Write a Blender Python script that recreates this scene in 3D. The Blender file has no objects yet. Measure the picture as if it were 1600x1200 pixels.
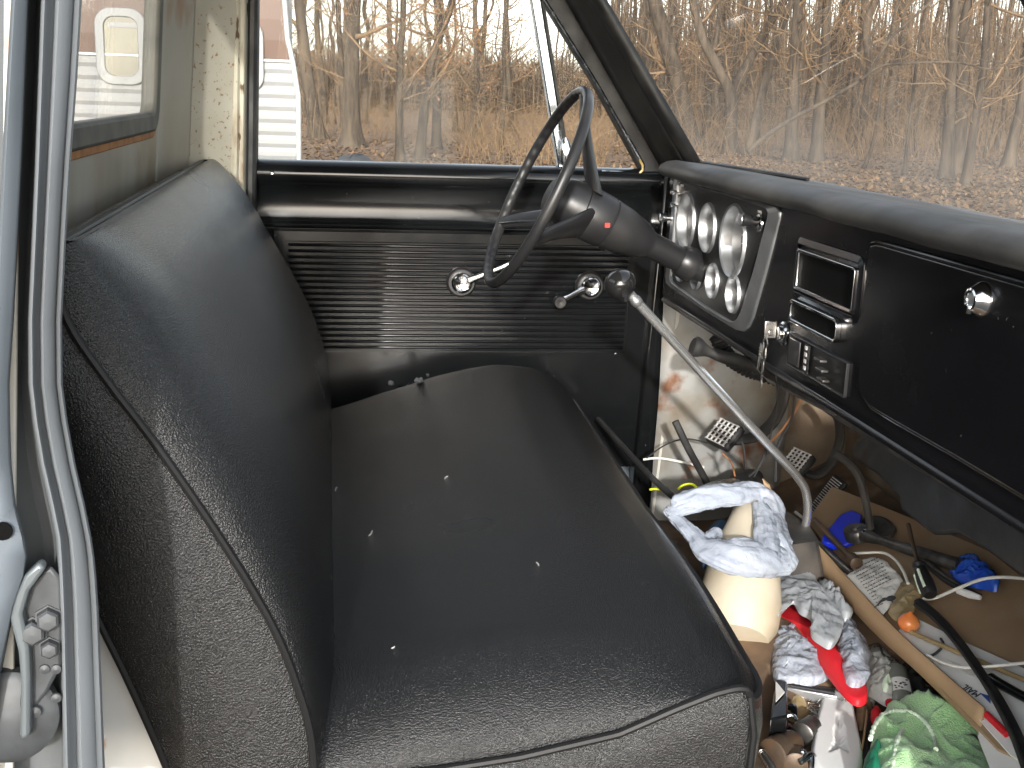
import bpy, bmesh, math, random
from mathutils import Vector, Matrix, noise
R = math.radians
S = bpy.context.scene
COL = S.collection

# ------------------------------------------------------------------ camera, sky, sun, exposure
F = 1850.0                                     # focal length in pixels of a 1600 px wide picture
_yv = Vector((-285.0, -463.0, F))
_s = .014
_a = -(F*F + _yv.y*(-200 + 100*_s))/(_yv.x + _yv.y*_s)
_xv = Vector((_a, -200 + _s*(_a + 100), F))
_Y = _yv.normalized(); _X = _xv.normalized(); _Z = _X.cross(_Y)
if _Z.y > 0: _Z = -_Z
EYE = Vector((0, 0, 1.7))
cd = bpy.data.cameras.new('camera'); cam = bpy.data.objects.new('camera', cd); COL.objects.link(cam)
cd.sensor_width = 36; cd.lens = 36*F/1600; cd.clip_start = .05; cd.clip_end = 900
cam.matrix_world = Matrix(((_X.x, -_X.y, -_X.z, EYE.x), (_Y.x, -_Y.y, -_Y.z, EYE.y), (_Z.x, -_Z.y, -_Z.z, EYE.z), (0, 0, 0, 1)))
S.camera = cam
SUN_EL, SUN_AZ = 17.0, 191.0                   # azimuth measured from +Y towards +X
W = bpy.data.worlds.new('World'); S.world = W; W.use_nodes = True
wn = W.node_tree.nodes; wl = W.node_tree.links
sky = wn.new('ShaderNodeTexSky'); sky.sky_type = 'NISHITA'; sky.sun_disc = False
sky.sun_elevation = R(SUN_EL); sky.sun_rotation = R(SUN_AZ); sky.air_density = 1.0; sky.dust_density = 1.6; sky.ozone_density = 1.0
wn['Background'].inputs[1].default_value = .15
hs_ = wn.new('ShaderNodeHueSaturation'); hs_.inputs['Saturation'].default_value = .38; hs_.inputs['Value'].default_value = 1.1
wl.new(sky.outputs[0], hs_.inputs['Color']); wl.new(hs_.outputs[0], wn['Background'].inputs[0])
sd = bpy.data.lights.new('sun', 'SUN'); sun = bpy.data.objects.new('sun', sd); COL.objects.link(sun)
sd.energy = 1.6; sd.angle = R(1.6); sd.color = (1, .975, .94)
_sdir = Vector((math.sin(R(SUN_AZ))*math.cos(R(SUN_EL)), math.cos(R(SUN_AZ))*math.cos(R(SUN_EL)), math.sin(R(SUN_EL))))
sun.rotation_euler = _sdir.to_track_quat('Z', 'Y').to_euler()
S.view_settings.view_transform = 'Standard'; S.view_settings.look = 'None'
S.view_settings.exposure = 1.66; S.view_settings.gamma = 1
S.render.engine = 'CYCLES'
S.cycles.max_bounces = 8; S.cycles.diffuse_bounces = 4; S.cycles.glossy_bounces = 3; S.cycles.transparent_max_bounces = 12
S.cycles.sample_clamp_indirect = 6

def P(px, py, ax, v):
    """the point of the plane (axis ax, value v) measured in the photograph at px, py"""
    d = Vector((px-800, py-600, F)); w = Vector((d.dot(_X), d.dot(_Y), d.dot(_Z)))
    return EYE + w*((v-EYE[ax])/w[ax])
def PX(px, py, v): return P(px, py, 0, v)
def PY(px, py, v): return P(px, py, 1, v)
def PZ(px, py, v): return P(px, py, 2, v)

# ------------------------------------------------------------------ mesh helpers
WL = {}                                        # world location of each object
class MB:
    def __init__(s): s.v = []; s.f = []; s.m = []
    def add(s, vs, fs, mi=0):
        n = len(s.v); s.v += [Vector(v) for v in vs]
        for f in fs: s.f.append([n+i for i in f]); s.m.append(mi)
    def box(s, c, sz, rot=None, mi=0):
        c = Vector(c); hx, hy, hz = sz[0]/2, sz[1]/2, sz[2]/2
        vs = [Vector((x, y, z)) for x in (-hx, hx) for y in (-hy, hy) for z in (-hz, hz)]
        if rot is not None: vs = [rot @ v for v in vs]
        s.add([c+v for v in vs], [(0, 1, 3, 2), (4, 6, 7, 5), (0, 4, 5, 1), (2, 3, 7, 6), (0, 2, 6, 4), (1, 5, 7, 3)], mi)
    def tube(s, pts, r, n=10, mi=0, cap=True, flat=1.0, up=None):
        pts = [Vector(p) for p in pts]; k = len(pts)
        rs = r if isinstance(r, (list, tuple)) else [r]*k
        t0 = (pts[1]-pts[0]).normalized()
        ref = Vector(up) if up is not None else (Vector((0, 0, 1)) if abs(t0.z) < .9 else Vector((1, 0, 0)))
        a = (ref - t0*ref.dot(t0)).normalized(); vs = []
        for i, p in enumerate(pts):
            t = (pts[min(i+1, k-1)]-pts[max(i-1, 0)]).normalized()
            if t.length == 0: t = t0
            a = (a - t*a.dot(t)).normalized(); b = t.cross(a)
            for j in range(n):
                q = 2*math.pi*j/n
                vs.append(p + a*(math.cos(q)*rs[i]*flat) + b*(math.sin(q)*rs[i]))
        fs = [(i*n+j, i*n+(j+1) % n, (i+1)*n+(j+1) % n, (i+1)*n+j) for i in range(k-1) for j in range(n)]
        if cap: fs += [tuple(range(n))[::-1], tuple((k-1)*n+j for j in range(n))]
        s.add(vs, fs, mi)
    def lathe(s, o, axis, prof, n=24, mi=0, squash=1.0, ref=None, cap=True):
        """prof: (distance along axis, radius)"""
        o = Vector(o); ax = Vector(axis).normalized()
        r = Vector(ref) if ref is not None else (Vector((0, 0, 1)) if abs(ax.z) < .9 else Vector((1, 0, 0)))
        a = (r - ax*r.dot(ax)).normalized(); b = ax.cross(a); vs = []
        for d, rr in prof:
            for j in range(n):
                q = 2*math.pi*j/n; vs.append(o + ax*d + a*(math.cos(q)*rr) + b*(math.sin(q)*rr*squash))
        k = len(prof)
        fs = [(i*n+j, i*n+(j+1) % n, (i+1)*n+(j+1) % n, (i+1)*n+j) for i in range(k-1) for j in range(n)]
        if cap and prof[0][1] > 1e-5: fs.append(tuple(range(n))[::-1])
        if cap and prof[-1][1] > 1e-5: fs.append(tuple((k-1)*n+j for j in range(n)))
        s.add(vs, fs, mi)
    def prism(s, poly, ext, mi=0):
        n = len(poly); e = Vector(ext); vs = [Vector(p) for p in poly] + [Vector(p)+e for p in poly]
        s.add(vs, [tuple(range(n)), tuple(range(n, 2*n))[::-1]] + [(i, (i+1) % n, n+(i+1) % n, n+i) for i in range(n)], mi)
    def grid(s, rows, mi=0, closed_u=False, thick=None):
        nu = len(rows[0]); nv = len(rows); vs = [p for r in rows for p in r]
        fs = [(i*nu+j, i*nu+(j+1) % nu, (i+1)*nu+(j+1) % nu, (i+1)*nu+j) for i in range(nv-1) for j in range(nu if closed_u else nu-1)]
        s.add(vs, fs, mi)
    def loop_frame(s, outer, inner, ext, mi=0):
        """a ring between two outlines with the same number of points, extruded along ext"""
        n = len(outer); e = Vector(ext)
        vs = [Vector(p) for p in outer]+[Vector(p) for p in inner]+[Vector(p)+e for p in outer]+[Vector(p)+e for p in inner]
        fs = []
        for i in range(n):
            j = (i+1) % n
            fs += [(i, j, n+j, n+i), (2*n+i, 3*n+i, 3*n+j, 2*n+j), (i, 2*n+i, 2*n+j, j), (n+i, n+j, 3*n+j, 3*n+i)]
        s.add(vs, fs, mi)
    def build(s, name, mats, parent=None, smooth=True, bevel=0, seg=2, solid=0, sub=0, angle=35, recalc=True):
        me = bpy.data.meshes.new(name)
        xs = [v.x for v in s.v]; ys = [v.y for v in s.v]; zs = [v.z for v in s.v]
        L = Vector(((min(xs)+max(xs))/2, (min(ys)+max(ys))/2, min(zs)))
        me.from_pydata([v-L for v in s.v], [], s.f)
        if not isinstance(mats, (list, tuple)): mats = [mats]
        for m in mats: me.materials.append(m)
        me.polygons.foreach_set('material_index', s.m)
        if recalc:
            bm = bmesh.new(); bm.from_mesh(me); bmesh.ops.recalc_face_normals(bm, faces=bm.faces); bm.to_mesh(me); bm.free()
        if smooth:
            me.polygons.foreach_set('use_smooth', [True]*len(me.polygons))
            if angle < 180: me.set_sharp_from_angle(angle=R(angle))
        o = bpy.data.objects.new(name, me); COL.objects.link(o)
        if parent is not None:
            o.parent = parent; o.location = L - WL[parent.name]
        else: o.location = L
        WL[o.name] = L
        if solid:
            m = o.modifiers.new('s', 'SOLIDIFY'); m.thickness = solid; m.offset = 0
        if bevel:
            m = o.modifiers.new('b', 'BEVEL'); m.width = bevel; m.segments = seg; m.limit_method = 'ANGLE'; m.angle_limit = R(40)
        if sub:
            m = o.modifiers.new('u', 'SUBSURF'); m.levels = sub; m.render_levels = sub
        return o
def tag(o, label=None, cat=None, group=None, kind=None):
    for k, v in (('label', label), ('category', cat), ('group', group), ('kind', kind)):
        if v: o[k] = v
    return o
def empty(name, loc):
    o = bpy.data.objects.new(name, None); COL.objects.link(o); o.location = loc; o.empty_display_size = .1
    WL[o.name] = Vector(loc); return o
def spl(pts, n=8):
    """Catmull-Rom through points (tuples of any length)"""
    pts = [list(p) for p in pts]; out = []; k = len(pts)
    for i in range(k-1):
        p0, p1, p2, p3 = pts[max(i-1, 0)], pts[i], pts[i+1], pts[min(i+2, k-1)]
        for j in range(n):
            t = j/n
            out.append([.5*(2*b+(c-a)*t+(2*a-5*b+4*c-d)*t*t+(3*b-a-3*c+d)*t**3) for a, b, c, d in zip(p0, p1, p2, p3)])
    out.append(pts[-1]); return out
def interp(tab, x):
    if x <= tab[0][0]: return tab[0][1]
    for (a, b), (c, d) in zip(tab, tab[1:]):
        if x <= c: return b+(d-b)*(x-a)/(c-a)
    return tab[-1][1]
def rrect(w, h, r, n=5):
    """rounded rectangle outline as (u, v) pairs"""
    o = []
    for cx, cy, a0 in ((w/2-r, h/2-r, 0), (-w/2+r, h/2-r, 90), (-w/2+r, -h/2+r, 180), (w/2-r, -h/2+r, 270)):
        for i in range(n+1): a = R(a0+90*i/n); o.append((cx+r*math.cos(a), cy+r*math.sin(a)))
    return o

# ------------------------------------------------------------------ materials
def mat(name, col, rough=.5, metal=0, col2=None, scale=5, ramp=(.45, .6), detail=6, stretch=(1, 1, 1), col3=None, scale3=30, ramp3=(.6, .66),
        bump=0, bscale=60, bkind='noise', bdist=.002, rvar=0, coat=0, trans=0, sheen=0, spec=.5, bump2=0, bscale2=8, sss=0, ior=1.45, rand=False, alpha=1):
    m = bpy.data.materials.new(name); m.use_nodes = True; N = m.node_tree.nodes; L = m.node_tree.links
    b = N['Principled BSDF']; tc = N.new('ShaderNodeTexCoord'); mp = N.new('ShaderNodeMapping'); mp.inputs['Scale'].default_value = stretch
    L.new(tc.outputs['Object'], mp.inputs['Vector'])
    vec = mp.outputs[0]
    if rand:
        oi = N.new('ShaderNodeObjectInfo'); ad = N.new('ShaderNodeVectorMath'); ad.operation = 'ADD'
        ml = N.new('ShaderNodeMath'); ml.operation = 'MULTIPLY'; ml.inputs[1].default_value = 50; L.new(oi.outputs['Random'], ml.inputs[0])
        L.new(vec, ad.inputs[0]); L.new(ml.outputs[0], ad.inputs[1]); vec = ad.outputs[0]
    b.inputs['Base Color'].default_value = (*col, 1); b.inputs['Roughness'].default_value = rough; b.inputs['Metallic'].default_value = metal
    b.inputs['Coat Weight'].default_value = coat; b.inputs['Transmission Weight'].default_value = trans; b.inputs['Sheen Weight'].default_value = sheen
    b.inputs['Specular IOR Level'].default_value = spec; b.inputs['IOR'].default_value = ior; b.inputs['Alpha'].default_value = alpha
    out = None
    def ns(sc, det=6, kind='noise'):
        if kind == 'voronoi':
            t = N.new('ShaderNodeTexVoronoi'); t.feature = 'DISTANCE_TO_EDGE'; t.inputs['Scale'].default_value = sc; L.new(vec, t.inputs['Vector']); return t.outputs['Distance']
        t = N.new('ShaderNodeTexNoise'); t.inputs['Scale'].default_value = sc; t.inputs['Detail'].default_value = det; L.new(vec, t.inputs['Vector']); return t.outputs['Fac']
    def rmp(sock, a, c):
        r = N.new('ShaderNodeValToRGB'); r.color_ramp.elements[0].position = a; r.color_ramp.elements[1].position = c; L.new(sock, r.inputs[0]); return r.outputs[0]
    cur = None
    for c2, sc, rp in ((col2, scale, ramp), (col3, scale3, ramp3)):
        if c2 is None: continue
        mx = N.new('ShaderNodeMixRGB'); L.new(rmp(ns(sc, detail), *rp), mx.inputs[0])
        if cur is None: mx.inputs[1].default_value = (*col, 1)
        else: L.new(cur, mx.inputs[1])
        mx.inputs[2].default_value = (*c2, 1); cur = mx.outputs[0]
    if cur is not None: L.new(cur, b.inputs['Base Color'])
    if rvar:
        mr = N.new('ShaderNodeMapRange'); L.new(ns(scale*1.7, 5), mr.inputs[0]); mr.inputs[1].default_value = .3; mr.inputs[2].default_value = .7
        mr.inputs[3].default_value = max(0, rough-rvar); mr.inputs[4].default_value = rough+rvar; L.new(mr.outputs[0], b.inputs['Roughness'])
    nrm = None
    for bp, sc, kd, ds in ((bump2, bscale2, 'noise', bdist*4), (bump, bscale, bkind, bdist)):
        if not bp: continue
        bu = N.new('ShaderNodeBump'); bu.inputs['Strength'].default_value = bp; bu.inputs['Distance'].default_value = ds
        h = ns(sc, 3, kd)
        if kd == 'voronoi': h = rmp(h, 0, .25)
        L.new(h, bu.inputs['Height'])
        if nrm is not None: L.new(nrm, bu.inputs['Normal'])
        nrm = bu.outputs[0]
    if nrm is not None: L.new(nrm, b.inputs['Normal'])
    return m
M = {}
M['vinyl'] = mat('vinyl', (.0055, .0058, .006), .23, bump=1.0, bscale=470, bkind='noise', bdist=.0022, rvar=.05, scale=3, bump2=.22, bscale2=7, spec=.62)
M['vinyl_smooth'] = mat('vinyl_smooth', (.010, .010, .0105), .45, bump=.2, bscale=420, bdist=.0008, spec=.22)
M['paint_black'] = mat('paint_black', (.005, .0055, .006), .17, col3=(.06, .06, .055), scale3=90, ramp3=(.72, .76), rvar=.04, scale=6, bump=.06, bscale=35, bdist=.001)
M['paint_dash'] = mat('paint_dash', (.005, .005, .006), .24, col3=(.10, .10, .09), scale3=120, ramp3=(.735, .76), rvar=.05, scale=5, bump=.1, bscale=60, bdist=.0006)
M['pad_dusty'] = mat('pad_dusty', (.022, .021, .020), .62, col2=(.075, .070, .064), scale=5, ramp=(.38, .68), bump=.25, bscale=260, bdist=.0008, rvar=.1)
M['pad'] = mat('pad', (.014, .014, .014), .58, col2=(.035, .033, .030), scale=6, ramp=(.45, .8), bump=.25, bscale=260, bdist=.0008, rvar=.1)
M['plastic_black'] = mat('plastic_black', (.014, .014, .015), .40, col2=(.028, .027, .025), scale=9, ramp=(.5, .75), bump=.08, bscale=120, bdist=.0006, rvar=.08)
M['rubber'] = mat('rubber', (.016, .016, .016), .62, col2=(.05, .048, .044), scale=20, ramp=(.5, .8), bump=.2, bscale=80, bdist=.001)
M['rubber_dusty'] = mat('rubber_dusty', (.022, .021, .02), .7, col2=(.10, .085, .07), scale=9, ramp=(.45, .8), bump=.3, bscale=60, bdist=.002)
M['chrome'] = mat('chrome', (.72, .72, .72), .12, 1, rvar=.06, scale=20)
M['lever_chrome'] = mat('lever_chrome', (.93, .94, .95), .25, .93)
M['chrome_worn'] = mat('chrome_worn', (.42, .46, .5), .22, 1, col2=(.12, .13, .14), scale=35, ramp=(.45, .68), rvar=.1)
M['brushed'] = mat('brushed', (.52, .53, .54), .40, .9, col2=(.38, .39, .40), scale=14, ramp=(.4, .7), bump=.1, bscale=150, bdist=.0005)
M['steel'] = mat('steel', (.45, .44, .42), .3, 1, col2=(.2, .17, .13), scale=30, ramp=(.5, .75), rvar=.1)
M['rusty_steel'] = mat('rusty_steel', (.085, .062, .045), .5, .5, col2=(.13, .08, .048), scale=30, ramp=(.4, .7), bump=.4, bscale=90, bdist=.001)
M['dark_steel'] = mat('dark_steel', (.14, .135, .13), .38, .8, col2=(.05, .045, .04), scale=40, ramp=(.4, .7), bump=.1, bscale=100, bdist=.001)
M['white_rust'] = mat('white_rust', (.48, .47, .43), .5, col2=(.36, .33, .27), scale=4, ramp=(.42, .7), col3=(.26, .10, .03), scale3=5.2, ramp3=(.57, .66), bump=.12, bscale=25, bdist=.002)
M['kick_paint'] = mat('kick_paint', (.24, .24, .228), .5, col2=(.15, .125, .09), scale=6, ramp=(.45, .66), col3=(.13, .05, .018), scale3=10, ramp3=(.56, .66), bump=.15, bscale=30, bdist=.002)
M['wall_paint'] = mat('wall_paint', (.29, .275, .235), .42, col2=(.20, .165, .11), scale=3.0, ramp=(.38, .62), col3=(.22, .10, .03), scale3=7, ramp3=(.58, .68), stretch=(1, 1, .4), rvar=.1)
M['pillar_rust'] = mat('pillar_rust', (.50, .47, .38), .5, col2=(.20, .12, .06), scale=14, ramp=(.5, .62), col3=(.10, .06, .03), scale3=60, ramp3=(.58, .64), stretch=(1, 1, .35), bump=.2, bscale=50, bdist=.001)
M['speckle'] = mat('speckle', (.38, .36, .30), .5, col2=(.30, .27, .20), scale=5, ramp=(.4, .7), col3=(.20, .12, .06), scale3=110, ramp3=(.61, .68), bump=.1, bscale=60, bdist=.001)
M['heater'] = mat('heater', (.010, .010, .010), .45, col2=(.035, .03, .026), scale=9, ramp=(.55, .8), bump=.3, bscale=40, bdist=.002, rvar=.1)
M['rust'] = mat('rust', (.30, .13, .035), .75, col2=(.16, .07, .03), scale=30, ramp=(.4, .7), bump=.3, bscale=90, bdist=.001)
M['striker'] = mat('striker', (.065, .07, .075), .5, .4, col2=(.035, .037, .038), scale=30, ramp=(.4, .7), bump=.15, bscale=80, bdist=.001)
M['jamb'] = mat('jamb', (.21, .228, .245), .36, .25, col2=(.12, .125, .125), scale=6, ramp=(.42, .75), col3=(.24, .215, .185), scale3=18, ramp3=(.66, .75), stretch=(1, 1, .3), rvar=.1, bump=.08, bscale=30, bdist=.001)
M['body_blue'] = mat('body_blue', (.12, .14, .16), .3, .2, col2=(.09, .108, .122), scale=5, ramp=(.4, .7), rvar=.06)
M['gasket'] = mat('gasket', (.012, .012, .012), .5, col2=(.05, .05, .045), scale=12, ramp=(.5, .8), rvar=.1)
M['gasket_grey'] = mat('gasket_grey', (.09, .085, .07), .65, col2=(.04, .04, .035), scale=12, ramp=(.4, .7), bump=.2, bscale=60, bdist=.001)
M['floor_dirt'] = mat('floor_dirt', (.15, .095, .055), .8, col2=(.07, .045, .028), scale=9, ramp=(.4, .65), col3=(.24, .17, .11), scale3=14, ramp3=(.56, .72), bump=.4, bscale=50, bdist=.003)
M['firewall'] = mat('firewall', (.20, .15, .10), .75, col2=(.10, .065, .04), scale=7, ramp=(.4, .65), col3=(.26, .23, .18), scale3=4, ramp3=(.5, .7), bump=.3, bscale=30, bdist=.003)
M['headliner'] = mat('headliner', (.42, .41, .37), .6)
M['cardboard'] = mat('cardboard', (.46, .31, .18), .8, col2=(.36, .23, .125), scale=5, ramp=(.4, .75), bump=.12, bscale=90, bdist=.0006)
M['cardboard_flat'] = mat('cardboard_flat', (.34, .235, .14), .85, col2=(.25, .155, .085), scale=3.5, ramp=(.4, .72), col3=(.32, .25, .17), scale3=9, ramp3=(.55, .8), bump=.15, bscale=60, bdist=.001)
M['paper'] = mat('paper', (.72, .71, .68), .7, col2=(.60, .59, .55), scale=8, ramp=(.5, .8), bump2=.3, bscale2=12)
M['ink'] = mat('ink', (.04, .04, .045), .7)
M['bag_white'] = mat('bag_white', (.47, .52, .61), .2, alpha=.74, col2=(.37, .42, .50), scale=10, ramp=(.4, .8), trans=.15, spec=.6, bump=.8, bscale=55, bdist=.006, bump2=.5, bscale2=22)
M['bag_grey'] = mat('bag_grey', (.34, .36, .38), .3, col2=(.26, .28, .30), scale=14, ramp=(.4, .8), spec=.6, bump=.6, bscale=36, bdist=.004)
M['cream'] = mat('cream', (.50, .44, .34), .6, col2=(.32, .26, .17), scale=6, ramp=(.42, .72), bump=.1, bscale=120, bdist=.0008)
M['red_cloth'] = mat('red_cloth', (.62, .015, .025), .55, col2=(.50, .012, .02), scale=12, ramp=(.4, .8), bump=.3, bscale=60, bdist=.001)
M['green_cloth'] = mat('green_cloth', (.34, .62, .27), .95, col2=(.44, .72, .37), scale=18, ramp=(.4, .7), bump=1.0, bscale=330, bdist=.003, sheen=.5, bump2=.5, bscale2=20)
M['green_dark'] = mat('green_dark', (.01, .16, .09), .6, bump=.5, bscale=200, bdist=.002)
M['thread'] = mat('thread', (.66, .78, .62), .8, bump=.6, bscale=500, bdist=.001)
M['white_plastic'] = mat('white_plastic', (.80, .80, .79), .35, col2=(.72, .72, .70), scale=9, ramp=(.6, .8), bump=.1, bscale=30, bdist=.001)
M['grey_dirt'] = mat('grey_dirt', (.42, .40, .38), .7, col2=(.6, .6, .58), scale=60, ramp=(.4, .7))
M['blue_plastic'] = mat('blue_plastic', (.01, .03, .62), .35, bump=.2, bscale=30)
M['blue_film'] = mat('blue_film', (.015, .06, .42), .22, col2=(.04, .14, .55), scale=20, ramp=(.4, .7), bump=.6, bscale=40, bdist=.004)
M['onion'] = mat('onion', (.72, .18, .04), .25, col2=(.62, .26, .09), scale=12, ramp=(.4, .7), stretch=(1, 1, .3), coat=.4)
M['wrapper'] = mat('wrapper', (.34, .26, .14), .3, col2=(.24, .17, .08), scale=14, ramp=(.4, .7), bump=.4, bscale=30, bdist=.003)
M['bottle'] = mat('bottle', (.33, .34, .30), .25, col2=(.26, .26, .23), scale=10, ramp=(.4, .8), trans=.25)
M['yellow_wire'] = mat('yellow_wire', (.65, .75, .02), .4)
M['white_wire'] = mat('white_wire', (.72, .71, .66), .4, col2=(.6, .58, .5), scale=20, ramp=(.5, .8))
M['copper_wire'] = mat('copper_wire', (.35, .16, .07), .5)
M['foil'] = mat('foil', (.7, .71, .72), .25, .9, bump=.8, bscale=40, bdist=.004)
M['dial'] = mat('dial', (.02, .02, .022), .3, col2=(.07, .07, .07), scale=40, ramp=(.6, .8))
M['cluster_black'] = mat('cluster_black', (.012, .012, .012), .33, rvar=.06, scale=12)
M['red_mark'] = mat('red_mark', (.5, .03, .02), .5)
M['bark'] = mat('bark', (.068, .050, .034), .9, col2=(.028, .021, .015), scale=9, ramp=(.4, .65), stretch=(1, 1, .22), col3=(.105, .08, .056), scale3=2.2, ramp3=(.5, .7), bump=.9, bscale=14, bdist=.03, rand=True)
M['twig'] = mat('twig', (.20, .13, .072), .85, col2=(.11, .074, .044), scale=1.5, ramp=(.4, .65))
M['brush'] = mat('brush', (.25, .16, .085), .85, col2=(.15, .095, .052), scale=.7, ramp=(.4, .65))
M['farwood'] = mat('farwood', (.10, .068, .042), .9, col2=(.065, .045, .03), scale=.2, ramp=(.4, .65))
M['leaf'] = mat('leaf', (.30, .15, .065), .6, col2=(.22, .105, .045), scale=3, ramp=(.4, .65))
M['litter'] = mat('litter', (.19, .115, .06), .85, col2=(.09, .056, .032), scale=6, ramp=(.42, .6))
M['siding'] = mat('siding', (.21, .21, .21), .45, col2=(.185, .185, .18), scale=1.4, ramp=(.5, .75))
M['siding_brown'] = mat('siding_brown', (.085, .042, .026), .5, col2=(.07, .035, .022), scale=1.2, ramp=(.4, .7))
M['trailer_glass'] = mat('trailer_glass', (.03, .035, .02), .08, col2=(.07, .07, .035), scale=3, ramp=(.4, .6))
M['stone'] = mat('stone', (.06, .062, .065), .85, bump=.5, bscale=6, bdist=.03)
M['shed_white'] = mat('shed_white', (.75, .72, .62), .6)
M['clear_plastic'] = mat('clear_plastic', (.62, .63, .60), .3, col2=(.40, .40, .36), scale=12, ramp=(.4, .7), trans=.2, bump=.6, bscale=40, bdist=.003)

def glass(name, dirt, scale=2.0, ramp=(.35, .75), tint=(.97, .98, .97), dcol=(.62, .60, .56), patch=None, refl=.008):
    """thin window glass: clear, mirror-like at grazing angles, with a film of dust"""
    m = bpy.data.materials.new(name); m.use_nodes = True; N = m.node_tree.nodes; L = m.node_tree.links; N.clear()
    out = N.new('ShaderNodeOutputMaterial'); tr = N.new('ShaderNodeBsdfTransparent'); tr.inputs[0].default_value = (*tint, 1)
    gl = N.new('ShaderNodeBsdfGlossy'); gl.inputs['Roughness'].default_value = 0
    lw = N.new('ShaderNodeLayerWeight'); lw.inputs[0].default_value = .5; pw = N.new('ShaderNodeMath'); pw.operation = 'POWER'; pw.inputs[1].default_value = 5; L.new(lw.outputs['Facing'], pw.inputs[0]); fr = N.new('ShaderNodeMath'); fr.operation = 'MULTIPLY_ADD'; fr.inputs[1].default_value = .35; fr.inputs[2].default_value = refl; L.new(pw.outputs[0], fr.inputs[0])
    m1 = N.new('ShaderNodeMixShader'); L.new(fr.outputs[0], m1.inputs[0]); L.new(tr.outputs[0], m1.inputs[1]); L.new(gl.outputs[0], m1.inputs[2])
    df = N.new('ShaderNodeBsdfTranslucent'); df.inputs[0].default_value = (*dcol, 1)
    d2 = N.new('ShaderNodeBsdfDiffuse'); d2.inputs[0].default_value = (*dcol, 1)
    md = N.new('ShaderNodeMixShader'); L.new(df.outputs[0], md.inputs[1]); L.new(d2.outputs[0], md.inputs[2])
    tc = N.new('ShaderNodeTexCoord'); no = N.new('ShaderNodeTexNoise'); no.inputs['Scale'].default_value = scale; no.inputs['Detail'].default_value = 5
    L.new(tc.outputs['Object'], no.inputs['Vector'])
    mr = N.new('ShaderNodeMapRange'); L.new(no.outputs[0], mr.inputs[0]); mr.inputs[1].default_value = ramp[0]; mr.inputs[2].default_value = ramp[1]
    mr.inputs[3].default_value = dirt[0]; mr.inputs[4].default_value = dirt[1]
    m2 = N.new('ShaderNodeMixShader'); L.new(mr.outputs[0], m2.inputs[0]); L.new(m1.outputs[0], m2.inputs[1]); L.new(md.outputs[0], m2.inputs[2])
    if patch:                                  # a box of extra pale film in object space (centre, half size, softness, amount)
        c, h, sft, amt = patch; prev = mr.outputs[0]
        sx = N.new('ShaderNodeSeparateXYZ'); L.new(tc.outputs['Object'], sx.inputs[0]); prod = None
        for i in range(3):
            if h[i] is None: continue
            a = N.new('ShaderNodeMath'); a.operation = 'SUBTRACT'; L.new(sx.outputs[i], a.inputs[0]); a.inputs[1].default_value = c[i]
            ab = N.new('ShaderNodeMath'); ab.operation = 'ABSOLUTE'; L.new(a.outputs[0], ab.inputs[0])
            q = N.new('ShaderNodeMapRange'); q.interpolation_type = 'SMOOTHSTEP'; L.new(ab.outputs[0], q.inputs[0])
            q.inputs[1].default_value = h[i]; q.inputs[2].default_value = h[i]+sft; q.inputs[3].default_value = 1; q.inputs[4].default_value = 0
            if prod is None: prod = q.outputs[0]
            else:
                k = N.new('ShaderNodeMath'); k.operation = 'MULTIPLY'; L.new(prod, k.inputs[0]); L.new(q.outputs[0], k.inputs[1]); prod = k.outputs[0]
        k = N.new('ShaderNodeMath'); k.operation = 'MULTIPLY'; L.new(prod, k.inputs[0]); k.inputs[1].default_value = amt
        n2 = N.new('ShaderNodeMath'); n2.operation = 'MULTIPLY'; L.new(k.outputs[0], n2.inputs[0]); 
        n3 = N.new('ShaderNodeMapRange'); L.new(no.outputs[0], n3.inputs[0]); n3.inputs[1].default_value = .3; n3.inputs[2].default_value = .7; n3.inputs[3].default_value = .5; n3.inputs[4].default_value = 1.2
        L.new(n3.outputs[0], n2.inputs[1])
        ad = N.new('ShaderNodeMath'); ad.operation = 'ADD'; ad.use_clamp = True; L.new(prev, ad.inputs[0]); L.new(n2.outputs[0], ad.inputs[1]); L.new(ad.outputs[0], m2.inputs[0])
    L.new(m2.outputs[0], out.inputs[0]); return m

# ================================================================== THE TRUCK
YM = 1.91                                      # middle of the cab
def mir(p): return Vector((p[0], 2*YM-p[1], p[2]))
truck = empty('pickup_truck', (.3, YM, 0))
tag(truck, 'old pickup truck seen through its open passenger door, black interior with white rusty paint', 'truck')
def tp(mb, name, m, parent=truck, **k): return mb.build(name, m, parent, **k)

# --- floor, toe board and firewall
def floor_z(x, y):
    z = .665
    hump = max(0, 1-abs((y-1.98)/.26)**2.5)*.10*min(1, max(0, (x-.35)/.4))
    t = max(0, x-.98)
    return z + hump + t*.62 + .004*noise.noise(Vector((x*9, y*9, 3)))
b = MB()
xs = [-.36+i*.045 for i in range(37)]; ys = [1.03+i*.0495 for i in range(36)]
b.grid([[Vector((x, y, floor_z(x, y))) for y in ys] for x in xs])
tp(b, 'floor_pan', M['floor_dirt'], angle=180)
b = MB(); b.grid([[Vector((1.30+.02*math.sin(y*9), y, z)) for y in ys] for z in (.80, .95, 1.1, 1.2, 1.30)]); tp(b, 'firewall', M['firewall'], solid=.01)
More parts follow.
